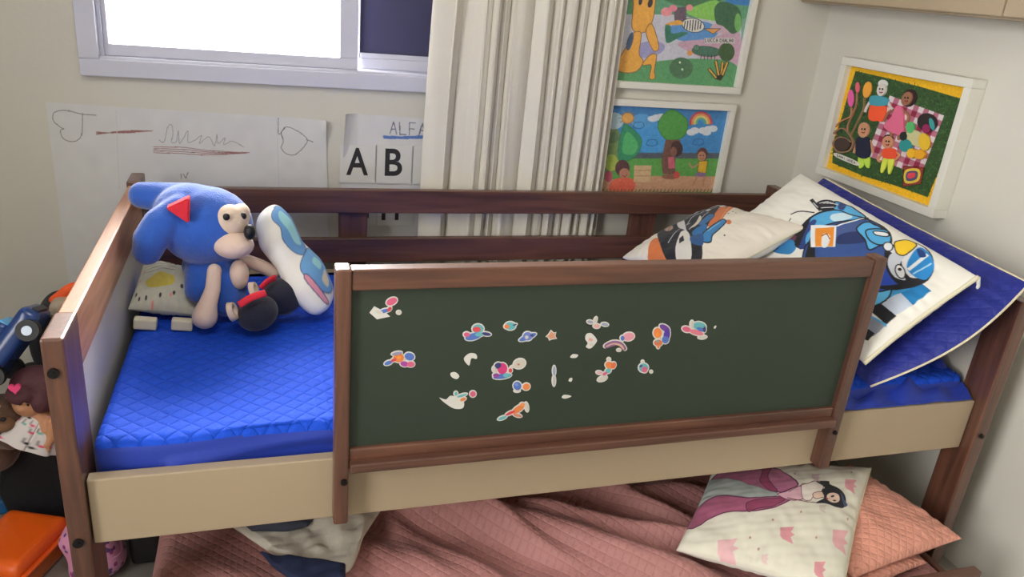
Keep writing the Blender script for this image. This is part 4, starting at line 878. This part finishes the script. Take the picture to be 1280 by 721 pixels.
# bone shaped white cushion with a blue abstract print
def loft(name, C, Wv, Nv, ws, ts, m, P=None, nx=160):
    n = len(C); C = np.array(catmull(C, False, 10)); k = len(C); s = np.linspace(0, 1, k)
    wv = np.interp(s, np.linspace(0, 1, len(ws)), ws); tv = np.interp(s, np.linspace(0, 1, len(ts)), ts)
    rs_ = np.linspace(0, 1, 110); Cc = np.stack([np.interp(rs_, s, C[:, i]) for i in range(3)], -1); wv = np.interp(rs_, s, wv); tv = np.interp(rs_, s, tv)
    ker = np.hanning(13); ker /= ker.sum(); wv = np.convolve(np.pad(wv, 6, 'edge'), ker, 'valid'); tv = np.convolve(np.pad(tv, 6, 'edge'), ker, 'valid')
    endf = np.clip(1-(2*rs_-1)**8, 0, 1)**.5; wv = wv*endf; tv = tv*endf
    th = np.linspace(0, 2*PI, nx); ct, st = np.cos(th), np.sin(th)
    sg = lambda v, p: np.sign(v)*np.abs(v)**p
    Wv = np.array(Vector(Wv).normalized()); Nv = np.array((Vector(Nv)-Vector(Wv)*Vector(Nv).dot(Vector(Wv))).normalized())
    G = Cc[:, None, :]+Wv[None, None]*(wv[:, None]*sg(ct, .9)[None])[..., None]+Nv[None, None]*(tv[:, None]*sg(st, .9)[None])[..., None]
    return G
Cx = [Y(331, 262, .66), Y(345, 290, .64), Y(362, 318, .61), Y(382, 346, .58), Y(408, 384, .54)]
G = loft('c', Cx, (-.25, -.9, -.12), (.80, -.30, .62), [.044, .074, .062, .082, .062], [.030, .042, .035, .044, .034], None)
# print, painted in the cushion's own (around, along) coordinates
P = Paint(160, 110, (238, 234, 228)); P.f = lambda x, y: (x, y)
def B_(pts, c, **k): P.poly(pts, c, True, **k)
KL = (36, 50, 90)
B_([(.13, .10), (.20, .06), (.34, .08), (.36, .30), (.34, .50), (.24, .56), (.16, .46), (.13, .30), (.16, .2)], (96, 150, 206), out=KL, ow=.006)
B_([(.20, .14), (.27, .12), (.30, .3), (.28, .48), (.22, .42), (.21, .28)], (150, 208, 216))
B_([(.12, .62), (.20, .56), (.34, .58), (.36, .76), (.30, .90), (.20, .88), (.14, .78)], (104, 160, 214), out=KL, ow=.006)
B_([(.105, .70), (.14, .68), (.16, .80), (.17, .93), (.13, .90)], (222, 148, 170), out=KL, ow=.006)
B_([(.24, .66), (.29, .66), (.30, .74), (.25, .75)], (150, 208, 216)); B_([(.22, .80), (.3, .79), (.28, .85), (.23, .86)], (226, 214, 190))
bn = gridmesh('bolster_cushion', [(G, P.get(), True, None)], M_print)
tag(bn, 'white bone-shaped cushion with blue and pink print propped beside the plush toy', 'cushion')

# ------------------------------------------------------------------ trundle bed
td = thing('trundle_bed', 'low wooden trundle bed rolled partly out under the bed', 'bed', None, (.9, .24, 0))
prt = [box('side_rail', (.055, -.215, .05), (1.845, -.192, .232), WX, None), box('side_rail', (.055, .69, .05), (1.845, .714, .232), WX, None),
       box('end_board', (.055, -.192, .05), (.073, .69, .16), WY, None), box('end_board', (1.827, -.192, .05), (1.845, .69, .165), WY, None)]
bm = bmesh.new()
for y in (-.15, -.02, .11, .24, .37, .5, .63): bx(bm, (.075, y-.03, .06), (1.826, y+.03, .072))
prt.append(obj('slats', bm, WX))
for x in (.12, 1.76):
    for y in (-.16, .64):
        bm = bmesh.new(); cylz(bm, (x, y, .025), .025, .02, 20, 'X'); prt.append(obj('wheel', bm, M_bolt))
adopt(td, *prt)
tm = rbox('mattress', (.076, -.188, .074), (1.824, .684, .176), .03, M_pinkq, None, (40, 30, 6)); tag(tm, 'thin trundle mattress under the pink quilt', 'mattress')
# pink quilt over it
nx, ny = 360, 200
Xq, Yq = np.meshgrid(np.linspace(.050, 1.60, nx), np.linspace(-.183, .66, ny))
Zq = np.full_like(Xq, .190)
def ridge(p, q, hgt, w_, side=0):
    global Zq
    a, b = at(*p, 2, .2), at(*q, 2, .2); d = np.array((b.x-a.x, b.y-a.y)); L = np.linalg.norm(d); d /= L
    rx, ry = Xq-a.x, Yq-a.y; s = rx*d[0]+ry*d[1]; t = -rx*d[1]+ry*d[0]; t = t+.012*np.sin(s*9)
    e = np.clip(np.minimum(s+.1, L+.1-s)/.2, 0, 1); e = e*e*(3-2*e)
    Zq = Zq+hgt*np.exp(-(t/w_)**2)*e
ridge((420, 600), (900, 730), .060, .050); ridge((640, 630), (900, 690), .050, .032); ridge((760, 612), (870, 655), .040, .030); ridge((300, 640), (620, 740), .026, .05)
ridge((540, 630), (760, 721), .010, .022); ridge((200, 690), (330, 721), .012, .04); ridge((820, 600), (1000, 640), .02, .04); ridge((700, 605), (850, 612), .02, .03); ridge((560, 615), (700, 700), .022, .02); ridge((470, 640), (640, 730), .016, .022); ridge((480, 650), (560, 721), .008, .02)
Zq += .004*fnoise(Xq, Yq, 16, 21)+.0025*fnoise(Xq, Yq, 40, 22)
ed = np.clip((Xq-.050)/.04, 0, 1); Zq -= .04*(1-ed)**2
# distance along the folds keeps the stitching even
U = np.stack([Xq, Yq], -1)
qu = gridmesh('quilt', [(np.stack([Xq, Yq, Zq], -1), None, False, U)], M_pinkq)
qu.modifiers.new('s', 'SOLIDIFY').thickness = .006; qu.modifiers['s'].offset = -1
tag(qu, 'rumpled dusty pink quilt spread over the trundle bed', 'quilt')
# pillows at its foot end
z_ = .25
def Zp(u, v, z): return at(u, v, 2, z)
p1, i1 = pillow('pillow', (Zp(1062, 580, .285), Zp(1203, 673, .262), Zp(1068, 722, .232), Zp(940, 640, .235)), .09, M_pink, None, None, 90, 80, pinch=.03, pw=.45, wr=.006, seed=15, bias=.55)
tag(p1, 'pink quilted pillow on the trundle bed below the foot post', 'pillow')
p2, i2 = pillow('pillow', (Zp(1040, 640, .215), Zp(1160, 703, .205), Zp(1085, 735, .205), Zp(980, 700, .212)), .05, M_pink, None, None, 70, 60, pinch=.03, pw=.45, wr=.005, seed=16, bias=.5)
tag(p2, 'flat pink quilted pillow underneath the thicker pink one', 'pillow')
def paint_princess(nx, ny, f):
    P = Paint(nx, ny, (228, 224, 208), f, (840, 580, 4.923)); MG = (164, 92, 126); DK = (96, 40, 76); PKc = (224, 156, 164)
    P.poly([(190, 180), (260, 90), (400, 40), (520, 70), (600, 120), (680, 210), (600, 240), (540, 262), (440, 240), (330, 200), (260, 160)], MG, True, out=DK, ow=6)
    P.poly([(515, 60), (600, 120), (675, 210), (620, 245), (560, 262), (500, 210), (470, 150)], (186, 112, 146), True, out=DK, ow=6)
    P.poly([(490, 40), (525, 80), (500, 160), (550, 250), (510, 245), (455, 190), (470, 130)], (150, 62, 100), True, out=DK, ow=5)
    P.poly([(190, 140), (240, 130), (400, 210), (550, 270), (480, 298), (380, 300), (260, 262), (140, 290), (180, 200)], (170, 180, 176), True, out=(120, 130, 130), ow=4)
    P.poly([(75, 390), (110, 330), (150, 290), (260, 265), (380, 302), (540, 290), (640, 300), (560, 345), (470, 372), (380, 382), (290, 370), (190, 385), (140, 420), (100, 436)], (168, 92, 122), True, out=DK, ow=6)
    P.poly([(375, 330), (470, 310), (600, 300), (520, 350), (420, 370), (380, 385)], (150, 66, 100), True, out=DK, ow=5)
    SK = (238, 208, 190); OL = (110, 60, 60)
    P.poly([(550, 275), (600, 260), (680, 225), (720, 235), (720, 300), (620, 312)], (222, 176, 190), True, out=DK, ow=4); P.poly([(700, 215), (740, 200), (800, 180), (850, 210), (830, 260), (780, 290), (760, 310), (710, 300)], (236, 226, 216), True, out=OL, ow=4)
    P.line([(620, 262), (700, 215), (780, 185)], OL, 4, True); P.line([(610, 300), (700, 315), (800, 325)], OL, 5, True); P.poly([(780, 265), (860, 250), (880, 275), (800, 300)], SK, True, out=OL, ow=4)
    P.poly([(800, 180), (885, 172), (900, 195), (960, 215), (1010, 250), (1035, 290), (1020, 335), (960, 345), (880, 330), (800, 328), (850, 300), (860, 280), (840, 240), (860, 220)], (28, 24, 32), True)
    P.ell(930, 285, 52, 36, SK, 10); P.ell(924, 274, 14, 7, (40, 30, 34), -15); P.ell(940, 306, 12, 6, (40, 30, 34)); P.ell(882, 292, 9, 6, (196, 60, 76)); P.line([(905, 285), (896, 292)], OL, 3)
    P.poly([(985, 250), (1020, 285), (1050, 312), (1025, 330), (1000, 290)], (70, 84, 120), True)
    for x, y, s, c in ((1065, 190, 1.1, PKc), (615, 510, 1.05, PKc), (1010, 530, 1.5, (230, 176, 178)), (275, 560, 1.2, (232, 186, 190)), (855, 365, .6, (206, 196, 182)), (855, 690, 1., PKc), (800, 150, .7, (206, 180, 186)), (480, 620, .5, (226, 200, 196))):
        P.poly([(x-46*s, y-36*s), (x+40*s, y-40*s), (x+20*s, y-12*s), (x+46*s, y), (x+18*s, y+12*s), (x+38*s, y+46*s), (x-30*s, y+26*s), (x-46*s, y+10*s)], c)
    for x, y in ((700, 385), (520, 430), (1060, 400), (815, 525), (440, 570), (390, 515), (1060, 90), (660, 130)): P.ell(x, y, 7, 7, (190, 150, 140))
    return P.mottle(2, 20)
pc, info = pillow('cushion', (Zp(893, 582, .29), Zp(1088, 585, .32), Zp(1052, 745, .275), Zp(845, 688, .235)), .10, M_print, None, paint_princess, 380, 300, pinch=.03, wr=.006, seed=19, bias=.5)
tag(pc, 'white cushion printed with a dark-haired princess in pink on the trundle bed', 'cushion')
seam('seam', info[4], 'r', .003, MATS['cream_zip'], pc)
# grey clothes on the quilt
def cloth(name, outline_px, z, m, hts, seed, label=None, n=90, parent=None):
    """crumpled piece of cloth: an outline on the quilt filled with a wavy grid"""
    O = [at(u, v, 2, z) for u, v in outline_px]; O2 = np.array([(p.x, p.y) for p in O]); k = len(O2)//2
    top = np.array(catmull(O2[:k], False, 8)); bot = np.array(catmull(O2[k:][::-1], False, 8))
    s = np.linspace(0, 1, n); T = np.stack([np.interp(s, np.linspace(0, 1, len(top)), top[:, i]) for i in (0, 1)], -1); B = np.stack([np.interp(s, np.linspace(0, 1, len(bot)), bot[:, i]) for i in (0, 1)], -1)
    t = np.linspace(0, 1, n//2)[:, None, None]; G = T[None]*(1-t)+B[None]*t
    S_, T_ = np.meshgrid(s, t[:, 0, 0]); e = np.clip(np.minimum(np.minimum(S_, 1-S_), np.minimum(T_, 1-T_)*.7)/.10, 0, 1)**.5
    f1 = np.abs(fnoise(G[..., 0], G[..., 1], 24, seed)); f2 = fnoise(G[..., 0], G[..., 1], 75, seed+1)
    Z = z+e*(.010+hts*(f1*1.6+.35*f2))
    o = gridmesh(name, [(np.dstack([G, Z]), None, True, None)], m, parent); o.modifiers.new('s', 'SOLIDIFY').thickness = .003
    return o
zc = .235
g1_ = cloth('clothing', [(285, 655), (330, 640), (400, 635), (476, 638), (454, 672), (436, 714), (398, 712), (342, 694)], zc, mat('grey_beige_cotton', (206, 200, 186), .9, bump=.2, bscale=200), .013, 31)
tag(g1_, 'crumpled light grey garment with navy trim lying on the pink quilt', 'clothing')
c2 = cloth('trim', [(325, 690), (350, 697), (400, 700), (432, 706), (432, 730), (400, 735), (370, 728), (340, 708)], zc+.008, mat('navy_cotton', (28, 38, 70), .9, bump=.2, bscale=200), .008, 33, parent=g1_)
c3 = cloth('lining', [(300, 652), (330, 645), (360, 642), (400, 640), (385, 658), (360, 664), (340, 664), (315, 664)], zc+.02, mat('dark_lining', (58, 62, 78), .9), .012, 35, parent=g1_)

# ------------------------------------------------------------------ toys heaped at the left
# black fabric box carrying the heap
bb = rbox('storage_bag', (-.335, .60, .004), (-.13, .92, .33), .03, mat('black_fabric', (24, 24, 30), .9, bump=.3, bscale=120), None, (16, 16, 16), lambda P: P+.006*np.stack([np.sin(P[:, 2]*40+P[:, 1]*20), np.sin(P[:, 0]*30+P[:, 2]*20), 0*P[:, 0]], -1))
tag(bb, 'black fabric storage bag standing on the floor behind the bed head', 'bag')
bp_ = rbox('backpack', (-.27, .74, .334), (-.125, .93, .535), .05, mat('charcoal_fabric', (40, 38, 44), .9, bump=.3, bscale=100), None, (12, 12, 12), lambda P: P+.005*np.stack([np.sin(P[:, 2]*40), np.sin(P[:, 0]*50), 0*P[:, 0]], -1))
tag(bp_, 'charcoal backpack on top of the heap under the orange cloth', 'backpack')
# toy car
cp = Y(14, 430, .60)
car = thing('toy_car', 'blue toy car with light blue windows tipped on the heap beside the bed head', 'toy car', None, cp)
Mc = Matrix.Rotation(math.radians(-56), 4, 'Y') @ Matrix.Rotation(math.radians(-14), 4, 'X') @ Matrix.Rotation(math.radians(12), 4, 'Z')
M_cb = mat('blue_toy_plastic', (28, 62, 128), .25, coat=.4); M_cw = mat('light_blue_window', (70, 170, 230), .15, coat=.5); M_ck = mat('black_toy_plastic', (18, 20, 26), .4)
bd = rbox('car_body', (-.10, -.050, -.024), (.10, .050, .022), .016, M_cb, car, (16, 10, 6)); 
cbn = rbox('cabin', (-.055, -.042, .016), (.045, .042, .052), .015, M_cb, car, (12, 10, 6), lambda P: np.stack([P[:, 0]*(1-(P[:, 2]-.016)*4), P[:, 1]*(1-(P[:, 2]-.016)*3), P[:, 2]], -1))
ws_ = [box('windshield', (.030, -.032, .022), (.043, .032, .044), M_cw, car, .003), box('side_window', (-.042, -.0425, .024), (.022, -.034, .044), M_cw, car, .003), box('grille', (.098, -.03, -.012), (.104, .03, .004), M_ck, car, .002), box('bumper', (-.106, -.045, -.020), (-.098, .045, -.006), mat('chrome_toy', (180, 190, 205), .3, metal=.6), car, .002)]
wh = []
for x in (-.062, .062):
    for y in (-.052, .052):
        bm = bmesh.new(); cylz(bm, (x, y, -.022), .024, .018, 24, 'Y'); o = obj('wheel', bm, M_ck, car); wh.append(o)
        bm = bmesh.new(); cylz(bm, (x, y*1.19, -.022), .011, .003, 16, 'Y'); h_ = obj('hub', bm, MATS['chrome_toy'], o)
car.rotation_euler = Mc.to_euler()
# orange scarf bit and grey box peeping behind the head post
bm = bmesh.new()
pts = [Y(66, 376, .78), Y(74, 370, .77), Y(84, 362, .77), Y(94, 358, .78), Y(104, 362, .79)]
tube(bm, catmull(pts, False, 5), [.012]*21, 10); tube(bm, catmull([Y(66, 380, .76), Y(76, 378, .76), Y(88, 372, .77)], False, 5), [.010]*11, 10)
oc = obj('scarf', bm, mat('orange_cloth', (236, 92, 40), .8, bump=.4, bscale=90), None, True); remesh(oc, .004, 3)
tag(oc, 'bright orange knotted cloth on the heap behind the bed head', 'cloth')
gb = rbox('plush_toy', tuple(Y(80, 384, .74)-Vector((.03, .03, .024))), tuple(Y(80, 384, .74)+Vector((.035, .03, .022))), .02, mat('beige_plush', (176, 160, 142), .95, bump=.4, bscale=200), None, (8, 8, 8))
tag(gb, 'small beige soft toy under the orange cloth', 'plush toy')
# doll with long dark hair
dl = thing('doll', 'doll with plum hair, pink heart clip and white printed dress lying on the heap', 'doll', None, Y(50, 520, .56))
M_sk = mat('doll_skin', (196, 140, 104), .5); M_hr = mat('plum_doll_hair', (84, 44, 52), .7, bump=.8, bscale=60)
def dhead(b):
    ellip(b, Y(36, 502, .55), (.034, .032, .036)); ellip(b, Y(28, 509, .53), (.016, .014, .014)); ellip(b, Y(30, 503, .517), (.005, .006, .005)); ellip(b, Y(46, 508, .53), (.007, .005, .009))
hd = soft('head', dhead, M_sk, .0035, 3)
def hair(b):
    ellip(b, Y(46, 480, .58), (.056, .045, .045)); ellip(b, Y(28, 491, .545), (.034, .036, .024)); ellip(b, Y(52, 498, .55), (.030, .034, .034)); cap(b, [Y(56, 480, .58), Y(68, 505, .58), Y(76, 525, .60)], [.035, .030, .02])
hr = soft('hair', hair, M_hr, .004, 3)
eyes = []
for u in (25, 35):
    bm = bmesh.new(); ellip(bm, Y(u, 506 if u == 35 else 505, .515), (.003, .002, .0035), sub=2); eyes.append(obj('eye', bm, M_bk, hd, True))
bm = bmesh.new(); hp = [(math.sin(t)**3, .8*math.cos(t)-.35*math.cos(2*t)-.12*math.cos(3*t)-.05*math.cos(4*t)) for t in np.linspace(0, 2*PI, 28, endpoint=False)]
c_ = Y(18, 486, .50); vs = [bm.verts.new((c_.x+x*.012, c_.y, c_.z+z*.013)) for x, z in hp]; f_ = bm.faces.new(vs); r = bmesh.ops.extrude_face_region(bm, geom=[f_])
for v in [v for v in r['geom'] if isinstance(v, bmesh.types.BMVert)]: v.co.y += .006
bmesh.ops.recalc_face_normals(bm, faces=bm.faces); hc = obj('hair_clip', bm, mat('hot_pink_plastic', (240, 76, 134), .35))
def dbody(b):
    cap(b, [Y(48, 517, .55), Y(58, 532, .55)], [.020, .030]); cap(b, [Y(66, 528, .53), Y(64, 548, .525), Y(58, 557, .52)], [.013, .011, .009])
    for k in range(5): ellip(b, Y(52+k*2.3, 562+(2-abs(k-2)), .515), (.0032, .0035, .0075), sub=2)
    ellip(b, Y(57, 557, .517), (.012, .006, .008))
bo = soft('body', dbody, M_sk, .0026, 2)
# flared printed dress
nx, ny = 60, 50; th = np.linspace(0, 2*PI, nx); tt = np.linspace(0, 1, ny); TH, TT = np.meshgrid(th, tt)
a, b = Y(56, 516, .55), Y(34, 556, .535); ax_ = (b-a).normalized(); n1 = Vector((0, -1, 0)); n1 = (n1-ax_*n1.dot(ax_)).normalized(); n2 = ax_.cross(n1)
Rr = .024+.040*TT**.8+.004*np.sin(TH*7)*TT
G = np.array(a)[None, None]+np.array(ax_)[None, None]*(TT*(b-a).length)[..., None]+np.array(n1)[None, None]*(Rr*.55*np.cos(TH))[..., None]+np.array(n2)[None, None]*(Rr*np.sin(TH))[..., None]
P = Paint(nx, ny, (224, 216, 214)); P.poly([(0, 0), (1, 0), (1, .12), (0, .12)], (230, 160, 184))
r_ = random.Random(5)
for k in range(26):
    x, y = r_.random(), r_.uniform(.2, .95); P.ell(x, y, .022, .03, r_.choice([(40, 36, 44), (226, 70, 110), (40, 36, 44), (110, 180, 170)])); P.line([(x+.02, y), (x+.03, y-.12)], (60, 56, 62), .008)
dr = gridmesh('dress', [(G, P.get(), False, None)], M_print); dr.modifiers.new('s', 'SOLIDIFY').thickness = .002
adopt(dl, hd, hr, hc, bo, dr)
# brown bear at the frame edge
br = thing('teddy_bear', 'brown teddy bear cut by the left edge of the photo beside the doll', 'plush toy', None, Y(5, 560, .60))
M_br = mat('brown_plush', (96, 68, 52), .95, bump=.5, bscale=160, var=.08, vscale=20, sheen=.3)
def bear(b): ellip(b, Y(2, 520, .58), (.062, .055, .052)); ellip(b, Y(-10, 560, .60), (.06, .06, .06)); ellip(b, Y(22, 505, .58), (.02, .014, .02)); ellip(b, Y(-20, 500, .58), (.02, .014, .02)); cap(b, [Y(0, 548, .57), Y(14, 552, .54)], [.022, .02])
pb_ = soft('bear_body', bear, M_br, .004, 4); mz = soft('muzzle', lambda b: ellip(b, Y(4, 530, .53), (.024, .022, .018)), mat('light_brown_plush', (128, 94, 70), .95)); ns = soft('nose', lambda b: ellip(b, Y(4, 524, .509), (.007, .005, .005)), M_bk, .0016, 1)
adopt(br, pb_, mz, ns)
# teal tub with a blue base
tb = thing('toy_tub', 'translucent teal tub on a blue base at the left edge on the floor', 'tub', None, (-.41, .745, 0))
M_tl = mat('teal_plastic', (84, 190, 176), .2, alpha=1, coat=.3, trans=.35); o1 = rbox('tub_body', (-.465, .69, .045), (-.352, .80, .19), .025, M_tl, None, (12, 12, 12))
o2 = rbox('tub_base', (-.47, .685, 0.001), (-.347, .805, .044), .008, mat('blue_plastic', (36, 120, 190), .3, coat=.3), None, (8, 8, 4)); o3 = rbox('tub_rim', (-.468, .687, .098), (-.349, .803, .106), .004, M_tl, None, (8, 8, 3))
adopt(tb, o1, o2, o3)
# orange box with clear base
ob = thing('plastic_box', 'bright orange lidded plastic box on the floor by the bed post', 'box', None, (-.27, .55, 0))
M_or = mat('orange_plastic', (250, 104, 24), .35, coat=.3); M_ob = mat('translucent_orange', (240, 130, 60), .2, trans=.5, coat=.3)
Mo = Matrix.Rotation(math.radians(-22), 4, 'Z')
o1 = rbox('box_base', (-.075, -.095, .001), (.075, .095, .062), .014, M_ob, ob, (12, 14, 8)); o2 = rbox('lid', (-.080, -.100, .062), (.080, .100, .098), .016, M_or, ob, (14, 16, 8), lambda P: np.stack([P[:, 0]*(1-(P[:, 2]-.062)*2.6), P[:, 1]*(1-(P[:, 2]-.062)*2.6), P[:, 2]], -1))
o3 = rbox('lid_rim', (-.085, -.105, .058), (.085, .105, .066), .0035, M_or, ob, (10, 10, 3)); o4 = box('latch', (-.018, -.112, .040), (.018, -.104, .068), M_or, ob, .002)
ob.location = (-.278, .470, 0); ob.rotation_euler = Mo.to_euler()
# pink printed bag
def bagfn(P):
    P = P.copy(); P[:, 0] += .008*np.sin(P[:, 2]*40+P[:, 1]*30); P[:, 2] += .010*np.sin(P[:, 0]*40)*(P[:, 2] > .08); return P
bg_ = rbox('drawstring_bag', (-.165, .365, .003), (-.045, .56, .150), .045, None, None, (110, 90, 60), bagfn)
V = np.array([v.co[:] for v in bg_.data.vertices]); Cb = np.ones((len(V), 3))*lin((222, 150, 190)); r_ = np.random.default_rng(8)
cen = V[r_.integers(0, len(V), 150)]; colp = [lin((130, 50, 120)), lin((176, 60, 130)), lin((90, 60, 130))]
for k, c in enumerate(cen):
    d = np.linalg.norm((V-c)*np.array([1, 1, .8]), axis=1); Cb[d < .0045] = colp[k % 3]
at_ = bg_.data.color_attributes.new('Col', 'FLOAT_COLOR', 'POINT'); at_.data.foreach_set('color', np.concatenate([Cb, np.ones((len(Cb), 1))], 1).ravel())
bg_.data.materials.clear(); bg_.data.materials.append(M_print)
tag(bg_, 'pink bag dotted with purple hearts on the floor beside the orange box', 'bag')
bm = bmesh.new(); tube(bm, catmull([(-.14, .42, .148), (-.11, .40, .158), (-.09, .40, .158), (-.07, .42, .148)], False, 6), .004, 8); obj('cord', bm, mat('purple_cord', (150, 80, 150), .7), bg_, True)
# dark suitcase under the bed
dk = thing('suitcase', 'black case standing under the bed corner beside the pink bag', 'case', None, (.005, .58, 0))
o1 = rbox('case_shell', (-.035, .42, .004), (.046, .74, .30), .02, mat('black_case', (26, 22, 24), .6, bump=.2, bscale=60), None, (10, 8, 14)); o2 = box('handle', (-.015, .409, .20), (.025, .4185, .215), M_bolt, None)
adopt(dk, o1, o2)
